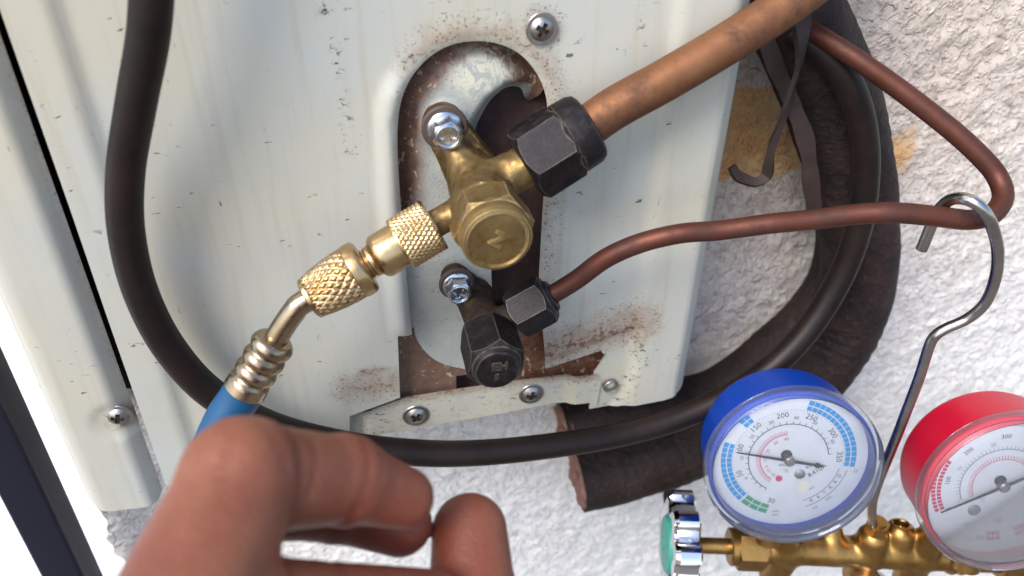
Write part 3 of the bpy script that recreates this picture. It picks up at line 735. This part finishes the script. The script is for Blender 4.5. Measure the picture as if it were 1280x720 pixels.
FA = [at(*q) for q in [(722, 598, 22), (790, 583, 22), (860, 558, 22), (930, 525, 22), (1004, 478, 23), (1055, 408, 25), (1074, 320, 26), (1066, 225, 27), (1045, 130, 28), (1006, 40, 28), (950, -30, 28)]]
FB = [at(*q) for q in [(703, 533, 40), (760, 522, 40), (830, 508, 40), (900, 488, 40), (965, 440, 42), (1030, 375, 43), (1054, 300, 44), (1046, 215, 44), (1022, 140, 44), (990, 60, 44), (955, -20, 44)]]
S1 = thing('pipe_insulation', 'nearer fat black foam pipe sleeve with torn pinkish end under the cable', 'pipe insulation', FA[0], 'black foam sleeves curling round behind the copper pipes')
part('foam_sleeve', tube(FA, 16.5, 40, 1.6, ring_wob(3., .06)), FOAM, S1, 60)
part('torn_end', endcap(FA[0] + (FA[0] - FA[1]) * .01, FA[1], 16.0, 2.), FOAMCUT, S1, 60)
S2 = thing('pipe_insulation', 'second black foam sleeve half hidden behind the first, its short torn end under the panel', 'pipe insulation', FB[0], 'black foam sleeves curling round behind the copper pipes')
part('foam_sleeve', tube(FB, 12.4, 36, 1.6, ring_wob(8., .07)), FOAM, S2, 60)
part('torn_end', endcap(FB[0] + (FB[0] - FB[1]) * .01, FB[1], 12.6, 6.), FOAMCUT, S2, 60)

CP = [(228, -620, -14), (222, -460, -16), (212, -280, -19), (202, -140, -20), (192, -50, -20), (186, 40, -19), (170, 130, -17), (157, 215, -14), (158, 290, -13), (176, 365, -13), (212, 435, -13), (265, 492, -13), (340, 533, -13), (430, 556, -13), (520, 566, -12), (600, 566, -12), (690, 557, -11), (780, 542, -9), (860, 518, -8), (940, 477, -6), (1000, 424, -3), (1046, 355, 1), (1073, 285, 3), (1082, 215, 4), (1077, 155, 4), (1060, 105, 5), (1034, 70, 9), (1005, 48, 14), (975, 30, 20)]
solo('cable', tube([at(*q) for q in CP], 5.2, 28, 2.2, wob(.03, .015)), CABLE, 'thick black rubber cable hanging in a loop across the air conditioner', 'cable', at(*CP[0]), 50)
def ribbon(pts, w, th=.7, twist=None):
    P = smooth_path([at(*q[:3]) for q in pts], 2.); n = len(P); T = np.gradient(P, axis=0); T /= np.linalg.norm(T, axis=1)[:, None]
    V, Fc = [], []
    for i in range(n):
        s = np.cross(T[i], OUT); s /= np.linalg.norm(s); nn = np.cross(s, T[i]); a = (twist or 0) * math.sin(i / n * 6); s2 = s * math.cos(a) + nn * math.sin(a); n2 = np.cross(s2, T[i])
        ww = (w if np.isscalar(w) else np.interp(i / n, np.linspace(0, 1, len(w)), w)) * (1 + .18 * mnoise.noise((i * .2, 5., 1.))) / 2
        V += [P[i] - s2 * ww - n2 * th / 2, P[i] + s2 * ww - n2 * th / 2, P[i] + s2 * ww + n2 * th / 2, P[i] - s2 * ww + n2 * th / 2]
    for i in range(n - 1):
        for k in range(4):
            l = (k + 1) % 4; Fc.append((i * 4 + k, i * 4 + l, (i + 1) * 4 + l, (i + 1) * 4 + k)[::-1])
    Fc += [(0, 1, 2, 3), tuple((n - 1) * 4 + k for k in (3, 2, 1, 0))]
    return np.array(V), Fc
solo('tape_strip', ribbon([(1000, 10, 6), (1002, 45, 3), (1000, 75, 3), (990, 110, 4), (978, 150, 5), (967, 178, 6), (961, 202, 7), (958, 220, 8), (944, 228, 8), (931, 224, 9), (921, 219, 9), (915, 208, 10)], [8, 7, 6.5, 4.5, 3, 2.4, 2.2, 2.8, 4.6, 3., 4.2, 2.5], 1.6, .9), TAPE, 'loose brown tape strip dangling in front of the tan wall patch', 'tape', at(1000, 10, 6))
solo('tape_strip', ribbon([(950, 25, 11), (968, 80, 10), (990, 130, 9), (1008, 180, 8), (1014, 230, 8.5), (1018, 262, 10)], 6.0, .8, .15), TAPE, 'flat brown tape strip lying along the foam sleeve behind the pipes', 'tape', at(950, 25, 11))

# ------------------------------------------------------------------ charging hose with knurled brass fittings
e0 = at(543, 280, -22.5); e1 = at(386, 374, -30)
dq = (e1 - e0) / np.linalg.norm(e1 - e0); LT = np.linalg.norm(e1 - e0)
tri = lambda x: np.abs((x / math.pi) % 2 - 1)
def knurl(nth, k, depth, r):
    def f(th, t, rr): return r_of(t, rr) - depth * (1 - np.minimum(1, 1.7 * np.minimum(tri(nth * th + k * t), tri(nth * th - k * t))))
    r_of = lambda t, rr: rr
    return f
L = lambda fpx: np.linalg.norm(at(*fpx) - e0)
QC = thing('coupler', 'knurled brass coupler screwed onto the port of the large valve', 'coupler', e0)
t1 = LT * .285                        # end of the knurled collar
prof = [(8.4, .8 + i * (t1 - 1.6) / 60) for i in range(61)]
part('collar', join(lathe([(5.2, 0.6), (7.4, 0.), (8.3, .1), (8.5, .8)], e0, dq, 120, capA=False, capB=False), lathe(prof, e0, dq, 200, knurl(34, 2.35, .38, 8.4), capA=False, capB=False),
     lathe([(8.2, t1 - .9), (8.1, t1 - .3), (7.0, t1)], e0, dq, 120, capA=False, capB=True), lathe([(5.2, .6), (4.6, .9)], e0, dq, 60)), BRASS, QC, 32)
t2 = LT * .475; t3 = LT * .56
part('coupler_body', lathe([(6.9, t1 - .5), (7.0, t1 + .4), (7.0, t2 - 2.5), (6.9, t2 - 1.6), (6.2, t2 - .6), (5.2, t2), (4.9, t2 + .8), (4.9, t2 + 1.5)], e0, dq, 64), BRASS, QC, 40)
thr = []
t = t2 + 1.3
while t < t3 + 4: thr += [(4.4, t), (4.95, t + .35), (4.4, t + .7)]; t += .95
part('thread', lathe(thr, e0, dq, 48), BRASS, QC, 60)

HS = thing('charging_hose', 'blue refrigerant hose with a knurled brass nut, running down behind the hand', 'hose', at(262, 560, -40))
t4 = LT
rr = lambda x: 9.0 - 1.2 * sstep(np.array(x), .55, 1.)
prof = []
n4 = 70; s4 = t3 + 4.0
for i in range(n4 + 1):
    x = i / n4; prof.append((8.4 - 1.7 * x ** 2.0, s4 + (t4 - 1.2 - s4) * x))
part('knurled_nut', join(lathe([(5.4, t3 - .2), (7.6, t3 - .4), (8.3, t3 + .1), (8.6, t3 + .8), (8.6, s4 - .4), (8.3, s4)], e0, dq, 120, capA=False, capB=False),
     lathe(prof, e0, dq, 200, knurl(20, 1.6, .6, 9.), capA=False, capB=False), lathe([(6.7, t4 - 1.3), (6.6, t4 - .3), (5.8, t4 + .2), (4.2, t4 + .3)], e0, dq, 64, capA=False), lathe([(5.4, t3 - .2), (5.0, t3 + 1.5)], e0, dq, 60)), BRASS, HS, 32)
hp = [at(*q) for q in [(356, 405, -31.5), (338, 436, -32), (320, 465, -33), (306, 487, -34)]]
bent = [e1 - dq * 3, e1 + dq * 3, at(369, 387, -31), hp[0] + (hp[1] - hp[0]) * .15, hp[1]]
part('bent_tube', tube(bent, 3.6, 28, 1.), NICKEL, HS, 50)
ds = (hp[3] - hp[1]) / np.linalg.norm(hp[3] - hp[1]); Ls = np.linalg.norm(hp[3] - hp[1])
s0 = at(345, 424, -32); Ls = np.linalg.norm(hp[3] - s0); ds = (hp[3] - s0) / Ls
prof = [(3.4, -.4), (5.0, 0)]
nb = 4
for k in range(nb):
    for i in range(9):
        x = i / 8; a = 5.3 + 1.35 * math.sin(math.pi * x) ** .8
        prof.append((a if k < nb - 1 or x < .5 else 6.5 + .2 * x, Ls * (k + x * .97 + .015) / nb))
part('crimp_sleeve', lathe(prof, s0, ds, 48), NICKEL, HS, 50)
hs = [hp[3] - ds * 1.0, hp[3] + ds * 4, at(281, 525, -36), at(262, 570, -40), at(248, 625, -46), at(238, 700, -52), at(225, 800, -56), at(200, 960, -50), at(190, 1200, -40)]
part('hose', tube(hs, 6.35, 28, 2.), HOSE, HS, 50)

# ------------------------------------------------------------------ manifold with two gauges and hook
ex = np.array([.968, -.25, 0]); ez = np.array([0, 0, 1.]); ey = np.cross(ez, ex)
MB0 = at(1083, 690, -45)                              # on the bar axis under the hook
MG = thing('gauge_manifold', 'brass two-gauge refrigerant manifold hanging by its hook from the thin copper pipe', 'manifold gauge', MB0)
def mp(px, py, z=None, up=0.):                        # point of the bar axis nearest a picture column
    r = RM @ np.array([(px - 640) / F, (py - 360) / F, 1.]); nrm = np.cross(ez, ex); t = ((MB0 - CAM) @ nrm) / (r @ nrm); return CAM + r * t
sx = lambda px: (mp(px, 690) - MB0) @ ex
bar = lambda pts, **k: lathe(pts, MB0, ex, 48, **k)
x_st, x_n0, x_n1 = sx(866), sx(916), sx(950)
def man_sdf(P):
    q = P - MB0; u = q @ ex; v = q @ ey; w = q @ ez
    rad = np.hypot(v, w)
    d = np.maximum(rad - 7.0, np.abs(u - (x_n1 + sx(1185)) / 2) - (sx(1185) - x_n1) / 2)
    d = smin(d, caps(P, MB0 + ex * sx(980), gB - gn * 17, 7.2, 6.2), 2.)
    d = smin(d, caps(P, MB0 + ex * sx(1150), gR - gn * 17, 6.5, 6.8), 2.)
    d = smin(d, caps(P, MB0 + ex * (0), MB0 + ez * 9.5, 7.4, 6.6), 2.)
    d = smin(d, caps(P, MB0 + ex * sx(1120), MB0 + ex * sx(1120) + ez * 10 + ey * 3, 6.6, 6.6), 2.)
    d = smin(d, caps(P, MB0 + ex * sx(1040), MB0 + ex * sx(1036) + ez * 9 + ey * 6, 6.2, 5.), 2.)
    d = smin(d, caps(P, MB0 + ex * sx(985), MB0 + ex * sx(975) - ez * 18, 7, 6.5), 2.)
    d = smin(d, caps(P, MB0 + ex * sx(1150), MB0 + ex * sx(1150) - ez * 18, 7, 6.5), 2.)
    d = smin(d, caps(P, MB0 , MB0 - ez * 16, 7, 6.5), 2.)
    for o_, a_, r_, dep in ((MB0 + ex * sx(1120) + ez * 16.6 + ey * 5, (ez * .9 + ey * .25), 3.2, 8.),):
        d = np.maximum(d, -caps(P, o_, o_ - a_ * dep, r_, r_))
    return d
tilt = math.radians(15)
gn = -ey * math.cos(tilt) + ez * math.sin(tilt); gx = ex; gu = np.cross(gn, gx)      # gauge face normal, right, up
gB = atz(991, 584, 313); gR = atz(1263, 617, 304)
MANI = part('manifold_block', nets(man_sdf, MB0 + np.array([-55, -45, -28]), MB0 + np.array([60, 50, 26]), .85), BRASS_BODY, MG, 60)
part('valve_nut', join(xf(hexnut(9.0, 0, 12.5, (0, 0, 0), (0, 0, 1), rot=.2), MB0 + ex * (x_n0 + .5), frame(ex)), bar([(7.6, x_n0 - 2.6), (8.4, x_n0 - 2), (8.4, x_n0 + 1)]), bar([(7.9, x_n0 + 12), (7.9, x_n1 + 2), (6.5, x_n1 + 3)])), BRASS_BODY, MG, 30)
part('valve_stem', bar([(3.6, x_st - 6), (3.6, x_n0)]), BRASS_BODY, MG)
xr = sx(1185)
part('end_ring', join(*[bar([(6.5, xr + k * 4.2 - 1), (8.0, xr + k * 4.2), (8.3, xr + k * 4.2 + 1.2), (8.0, xr + k * 4.2 + 2.4), (6.5, xr + k * 4.2 + 3.2)]) for k in range(2)], bar([(6.8, xr + 6), (6.8, xr + 22)]), xf(hexnut(8.6, 22, 33, (0, 0, 0), (0, 0, 1)), MB0 + ex * xr, frame(ex)), bar([(3.6, xr + 33), (3.6, xr + 52)])), BRASS_BODY, MG, 35)
def wheel(o, d):
    seg, V, Fc = 96, [], []
    rows = [(.86, -5.2), (.93, -6.0), (1., -5.0), (1.0, 3.5), (.95, 5.4), (.8, 6.), (.62, 4.4), (.58, 2.6)]
    def f(th, t, r): return r * (1 + .085 * np.tanh(2.2 * np.cos(9 * th)) * (1 if r > 16 else .2))
    return join(lathe([(23. * a, b) for a, b in rows], o, d, seg, f, capA=True, capB=True))
HW = part('hand_wheel', wheel(MB0 + ex * (x_st - 7), -ex), CHROME, MG, 28)
part('wheel_insert', lathe([(12.8, 2.4), (12.9, 5.2), (12.2, 6.4), (9.5, 6.9), (3.2, 6.9), (2.6, 6.2)], MB0 + ex * (x_st - 7), -ex, 48), TEAL, HW)
HW2 = part('hand_wheel', wheel(MB0 + ex * (xr + 58), ex), CHROME, MG, 28)
part('wheel_insert', lathe([(12.8, 2.4), (12.9, 5.2), (12.2, 6.4), (9.5, 6.9), (3.2, 6.9), (2.6, 6.2)], MB0 + ex * (xr + 58), ex, 48), RED, HW2)
# sight-glass nut in front of the bar
so = mp(1078, 722) - ez * 1 - ey * 6; sd = -ey * .85 + ez * .35; sd /= np.linalg.norm(sd)
part('sight_glass_nut', join(hexnut(10.2, 0, 8, so, sd, rot=.3, ch=.7), lathe([(8.3, 7.8), (7.6, 9.3), (6.4, 9.4), (6.2, 8.6)], so, sd, 48), lathe([(10.8, -2), (11, 0), (10.9, .6)], so, sd, 48)), CHROME, MG, 30)
# hook
hk0 = MB0 + ez * 15
part('hook_collar', join(hexnut(4.4, 0, 5.5, MB0 + ez * 14.5 , ez, rot=.2), lathe([(3.3, 5), (3.2, 7)], MB0 + ez * 14.5, ez, 24)), BRASS_BODY, MG, 30)
hook = [MB0 + ez * 12] + [at(*q) for q in [(1092, 622, -47), (1125, 535, -47), (1148, 475, -47), (1162, 432, -47.2), (1170, 419, -47.5), (1184, 410, -48), (1210, 398, -49.5), (1232, 378, -51.5), (1245, 345, -54), (1247, 310, -56), (1238, 278, -57), (1222, 256, -55), (1203, 248, -51), (1186, 251, -46), (1172, 265, -42), (1163, 285, -41), (1152, 312, -41)]]
part('hook', tube(hook, 1.9, 20, 1.0), WIRE, MG, 50)

def dial_pt(r, a): a = math.radians(a); return r * math.sin(a), r * math.cos(a)     # clockwise from up
def arcband(r0, r1, a0, a1, z=0., n=None):
    n = n or max(2, int(abs(a1 - a0) / 4)); V, Fc = [], []
    for i in range(n + 1):
        a = a0 + (a1 - a0) * i / n
        x, y = dial_pt(r0, a); V.append((x, y, z)); x, y = dial_pt(r1, a); V.append((x, y, z))
    for i in range(n): Fc.append((2 * i, 2 * i + 1, 2 * i + 3, 2 * i + 2) if a1 < a0 else (2 * i + 2, 2 * i + 3, 2 * i + 1, 2 * i))
    return np.array(V), [f[::-1] for f in Fc] if a1 > a0 else Fc
def ticks(r0, r1, a0, a1, n, w=.22, z=0.):
    out = []
    for i in range(n + 1):
        a = a0 + (a1 - a0) * i / n; x, y = dial_pt((r0 + r1) / 2, a); L_ = r1 - r0
        V = np.array([(-w / 2, -L_ / 2, 0), (w / 2, -L_ / 2, 0), (w / 2, L_ / 2, 0), (-w / 2, L_ / 2, 0)])
        out.append(place2((V, [(0, 1, 2, 3)]), x, y, -math.radians(a), z))
    return join(*out)
def lab(s, size, r, a, extra=0., flip=False):
    x, y = dial_pt(r, a); return place2(text(s, size), x, y, -math.radians(a) + math.radians(extra))
def gauge(c, colmat, kind, roll):
    cr, sr = math.cos(roll), math.sin(roll); gx_, gu_ = gx * cr - gu * sr, gx * sr + gu * cr
    fr = (gx_, gu_, gn)
    # the case: drum, rounded at the back, boss below
    case = lathe([(20, -27.5), (27.5, -27), (30.5, -25.4), (31.4, -23), (32.2, -3), (32.6, -1.6), (31.2, -1.2), (31.0, -6.5), (30.0, -6.8)], c, gn, 96, capB=False)
    G = part('pressure_gauge', case, colmat, MG, 40, label={'blue': 'blue-cased gauge', 'red': 'red-cased gauge'}[kind])
    boss = c - gu * 31 - gn * 14
    part('gauge_boss', join(hexnut(7., 0, 8, c - gu * 30 - gn * 15, -gu, rot=.3), lathe([(5.5, 7), (5.5, 16)], c - gu * 30 - gn * 15, -gu, 32)), BRASS_BODY, G, 30)
    part('dial', lathe([(31.0, -6.9), (31.0, -6.2)], c, gn, 96), DIAL, G)
    Z = -6.2 + .06; put = lambda vf, z=0.: xf(vf, c + gn * (Z + z), fr)
    T = []
    if kind == 'blue':
        sc = lambda p: -142 + .66 * p
        cells, gr, rd, ink, grey = [], [], [], [], []
        for r0, r1, n in ((24.6, 26.6, 44), (22.3, 24.2, 44)):
            for i in range(n):
                a0 = -136 + i * 236 / n
                if -74 < a0 < 14 and not -52 < a0 < -42: continue  # cells left out here to stand in for glare over the band
                cells.append(arcband(r0, r1, a0 + .25, a0 + 236 / n - .25))
            for i in range(3): gr.append(arcband(r0, r1, -164 + i * 9, -164 + i * 9 + 8.2))
        for p in (50, 100, 150, 200, 250, 300, 350): ink.append(lab(str(p), 3.3, 19.8, sc(p)))
        ink += [ticks(21.5, 22.1, -136, 100, 70, .16)]
        ink += [lab('30', 3.2, 20.4, -164, 180), place2(text('InHg', 1.5), -3.6, -24.6, .1), place2(text('VAC', 1.5), -3.4, -26.4, .1)]
        ink += [arcband(15.5, 15.85, -150, 84), ticks(15.6, 17.0, -150, 84, 26), lab('30', 2.2, 18.2, -25), lab('20', 2.1, 18.0, -55), lab('10', 2.1, 18.2, -88), lab('0', 2.1, 18.2, -118), lab('40', 2.1, 18.4, 6), lab('50', 2.1, 18.3, 30), lab('60', 2.1, 18.2, 66)]
        rd += [arcband(10.9, 11.2, -146, -6), ticks(10.9, 12.8, -146, -6, 34, .25)]
        for s, a in (('40', -8), ('30', -36), ('20', -66), ('10', -92), ('0', -112), ('-10', -128), ('-20', -146)): rd.append(lab(s, 2.0, 9.0, a))
        ink += [place2(text('R410A', 3.0), 11.8, -5.8, math.radians(38)), place2(text('R22', 2.0), 8.6, -3.6, math.radians(38)), place2(text('\u00b0C', 2.2), -.6, -5.6, 0), place2(text('kPa', 1.7), -2.4, -2.9, 0)]
        for i, ch in enumerate('RETARD'): ink.append(lab(ch, 2.2, 22.4, 152 - i * 8, 180))
        grey += [arcband(20.8, 21.1, 104, 160), arcband(24.0, 24.3, 104, 160), lab('500', 1.9, 25.7, 138, 180), lab('psi', 2.0, 26, 152, 180), lab('75', 2.1, 27.4, 103), place2(text('DRY', 2.0), 9.6, -14.2, .4)]
        T = [('scale_band', cells, BLUEINK), ('vacuum_band', gr, GREENINK), ('inner_scale', rd, REDINK), ('dial_lettering', ink, INK), ('dial_print', grey, GREYINK)]
        na, pin = -78., [(-3.2, -9.0, 1.3, REDINK), (5.0, -7.2, 2.1, STEEL)]
        stick = (6.8, -13.0, 2.7)
    else:
        cells, ink, grey = [], [], []
        for r0, r1, a0, a1, n in ((24.9, 26.5, -118, -62, 14), (22.8, 24.4, -118, -62, 14), (24.9, 26.5, -190, -178, 3), (22.8, 24.4, -190, -178, 3), (24.9, 26.5, 112, 158, 14), (22.8, 24.4, 112, 158, 14)):
            for i in range(n): cells.append(arcband(r0, r1, a0 + (a1 - a0) * i / n + .4, a0 + (a1 - a0) * (i + 1) / n - .4))
        ink += [lab('0', 2.6, 21.6, -120), lab('100', 2.6, 20.6, -84), lab('200', 2.6, 21.0, -44), lab('300', 2.6, 21.2, -4), lab('400', 2.6, 21.2, 36), lab('500', 2.6, 21.0, 70)]
        grey += [arcband(15.5, 15.8, -115, 100), ticks(15.6, 17.2, -115, 100, 40, .2), arcband(25.8, 26.0, -60, 100), lab('10', 2., 18.5, -66), lab('20', 2., 18.5, -18), lab('30', 2., 18.5, 30)]
        ink += [place2(text('760', 2.4), -10., -18.6, 0), place2(text('30', 2.4), 3.4, -18.2, 0), place2(text('cm  PSI', 2.3), -5, -25.4, 0), place2(text('\u00b0C', 2.0), -6.5, -7.0, 0)]
        rd = [arcband(11, 11.2, -115, 90), ticks(11, 12.9, -115, 90, 40, .22)]
        T = [('scale_band', cells[:28], REDINK), ('scale_band', cells[28:34], REDINK), ('scale_band', cells[34:], REDINK), ('dial_lettering', ink, INK), ('dial_print', grey, GREYINK), ('inner_scale', rd, REDINK)]
        na, pin, stick = -117., [(-8.8, -11.5, 2.4, STEEL)], None
    for i, (nm, lst, mt) in enumerate(T): part(nm, put(join(*lst), i * .015), mt, G)
    for x, y, r, mt in pin: part('dial_screw', xf(lathe([(r, 0), (r, .4), (r * .75, .7)], (x, y, 0), (0, 0, 1), 24), c + gn * Z, fr), mt, G)
    if stick: part('sticker', xf(xf(lathe([(stick[2], .1), (stick[2], .2)], seg=24), (stick[0], stick[1], 0), np.eye(3)), c + gn * Z, fr), CREAM, G)
    # needle with arrow-headed tail
    a = math.radians(na); L1, L2 = (21., 13.) if kind == 'blue' else (25., 22.)
    nd = np.array([(-.65, -1, 0), (.65, -1, 0), (.22, L1, 0), (-.22, L1, 0), (-.5, -L2 + 3, 0), (.5, -L2 + 3, 0), (1.2, -L2 + 1.8, 0), (0, -L2 - 1.2, 0), (-1.2, -L2 + 1.8, 0)])
    nv = extr((nd, [(0, 1, 2, 3), (4, 5, 1, 0), (4, 8, 7, 6, 5)]), .35)
    part('needle', put(place2(nv, 0, 0, -a), 1.5), NEEDLE, G)
    part('needle_hub', xf(lathe([(2.1, 0), (2.1, 2.6), (1.6, 3.1)], seg=32), c + gn * Z, fr), STEEL, G)
    part('hub_plate', xf(xf(lathe([(2.2, .1), (2.2, .5)], seg=24), (-.9, 1.9, 0), np.eye(3)), c + gn * Z, fr), NEEDLE, G)
    part('bezel', lathe([(31.0, -3), (34.0, -3.2), (34.4, -2.6), (34.3, 1.6), (33.6, 2.8), (32.2, 3.2), (31.4, 2.6), (31.0, 1.4), (31.0, -3)], c, gn, 96, capA=False, capB=False), BEZEL, G, 30)
    part('lens', lathe([(31.2, 1.2), (31.2, 1.6), (24, 2.3), (12, 2.8), (.5, 3.0)], c, gn, 96), LENS, G, 60)
    return G
gauge(gB, BLUE, 'blue', math.radians(-4)); gauge(gR, RED, 'red', math.radians(-4))

# ------------------------------------------------------------------ the hand
J = lambda px, py, z: atz(px, py, z)
fingers = {
    'index': [(J(170, 900, 122), 13.5), (J(303, 597, 150), 10.7), (J(430, 600, 168), 8.9), (J(504, 622, 178), 6.9)],
    'middle': [(J(165, 910, 145), 12.5), (J(302, 620, 173), 9.8), (J(415, 624, 186), 9.2), (J(500, 655, 193), 7.8)],
    'ring': [(J(165, 915, 166), 11.5), (J(275, 640, 196), 9.2), (J(330, 640, 207), 8.2), (J(338, 640, 201), 7.5)],
    'little': [(J(170, 925, 186), 10.), (J(262, 680, 212), 7.8), (J(300, 668, 218), 7.), (J(322, 664, 214), 6.3)],
}
wrist = CAM + RM @ np.array([-48., 158., 132.]); fore = CAM + RM @ np.array([-75., 330., 105.])
thumb = [(CAM + RM @ np.array([-38., 130., 140.]), 15.), (J(505, 905, 172), 12.5), (J(592, 765, 190), 10.8), (J(587, 664, 199), 9.4)]
def unit(v): return v / np.linalg.norm(v)
T1 = unit(J(430, 600, 168) - J(303, 597, 150)); T2 = unit(J(504, 622, 178) - J(430, 600, 168)); T3 = unit(J(500, 655, 193) - J(415, 624, 186))
CREASES = [(J(352, 622, 150), T1, .9, .8), (J(366, 628, 151), unit(T1 + .25 * RM[:, 1]), .6, .6), (J(340, 600, 148), unit(T1 - .3 * RM[:, 1]), .45, .6),
           (J(434, 622, 163), T2, .7, .7), (J(444, 626, 164), unit(T2 + .2 * RM[:, 1]), .5, .55), (J(428, 642, 178), T3, .6, .8),
           (J(272, 535, 142), unit(T1 + RM[:, 1] * .8), .35, .6), (J(285, 528, 143), unit(T1 + RM[:, 1] * .6), .35, .6), (J(300, 526, 144), unit(T1 + RM[:, 1] * .4), .35, .6),
           (J(588, 738, 182), unit(J(587, 664, 199) - J(592, 765, 190)), .6, .8), (J(580, 725, 182), unit(J(587, 664, 199) - J(592, 765, 190)), .4, .6)]
def hand_sdf(P):
    d = None
    for nm, ch in fingers.items():
        f = None
        for (a, ra), (b, rb) in zip(ch[:-1], ch[1:]):
            s = caps(P, a, b, ra, rb); f = s if f is None else smin(f, s, 2.2)
        for (c, r) in ch[1:3]: f = smin(f, np.linalg.norm(P - c, axis=-1) - r * 1.04, 2.)
        d = f if d is None else smin(d, f, 1.6)
    pal = None
    for nm, ch in fingers.items():
        s = caps(P, wrist, ch[0][0], 15, ch[0][1] + 1); pal = s if pal is None else smin(pal, s, 8)
    d = smin(d, pal, 6)
    t = None
    for (a, ra), (b, rb) in zip(thumb[:-1], thumb[1:]):
        s = caps(P, a, b, ra, rb); t = s if t is None else smin(t, s, 3)
    t = smin(t, np.linalg.norm(P - thumb[2][0], axis=-1) - 11.2, 2)
    far = sstep(np.linalg.norm(P - fingers['index'][0][0], axis=-1), 38, 58); d = smin(d, t, 6 - 5.2 * far)
    d = smin(d, caps(P, fingers['index'][0][0] + (wrist - fingers['index'][0][0]) * .1, thumb[1][0], 10, 10), 8)
    d = smin(d, caps(P, J(300, 778, 142), J(540, 768, 176), 11.5, 9.5), 4)
    d = smin(d, caps(P, wrist, fore, 24, 30), 8)
    for c, tv, dep, w_ in CREASES:
        q = P - c; d = d + dep * np.exp(-((q @ tv) / w_) ** 2) * np.exp(-(np.linalg.norm(q, axis=-1) / 15) ** 4)
    return d
lo = np.min([c - r - 4 for ch in list(fingers.values()) + [thumb] for c, r in ch] + [fore - 32], 0); hi = np.max([c + r + 4 for ch in list(fingers.values()) + [thumb] for c, r in ch], 0)
hv, hf = nets(hand_sdf, lo, hi, 1.1)
for _ in range(1):
    acc = np.zeros_like(hv); cnt = np.zeros(len(hv)); q = np.array(hf)
    for i in range(4):
        for k in (1, 3): np.add.at(acc, q[:, i], hv[q[:, (i + k) % 4]]); np.add.at(cnt, q[:, i], 1)
    hv = hv * .5 + .5 * acc / cnt[:, None]
# palm side: redder skin, with shade painted inside the curl
palm_shade_c = J(440, 690, 185); pd = np.linalg.norm(hv - palm_shade_c, axis=1); palm_shade = 1 - sstep(pd, 12, 48)
crs = np.zeros(len(hv))
for c, tv, dep, w_ in CREASES: q_ = hv - c; crs = np.maximum(crs, np.exp(-((q_ @ tv) / (w_ * 1.1)) ** 2) * np.exp(-(np.linalg.norm(q_, axis=1) / 13) ** 4) * min(1, dep * 1.2))
PS = thing('person', "person's bare hand with curled index finger and raised thumb in front of blue hose", 'person', wrist)
part('hand', (hv, hf), SKIN, PS, 80, attrs=dict(palm_shade=palm_shade, crease=crs))
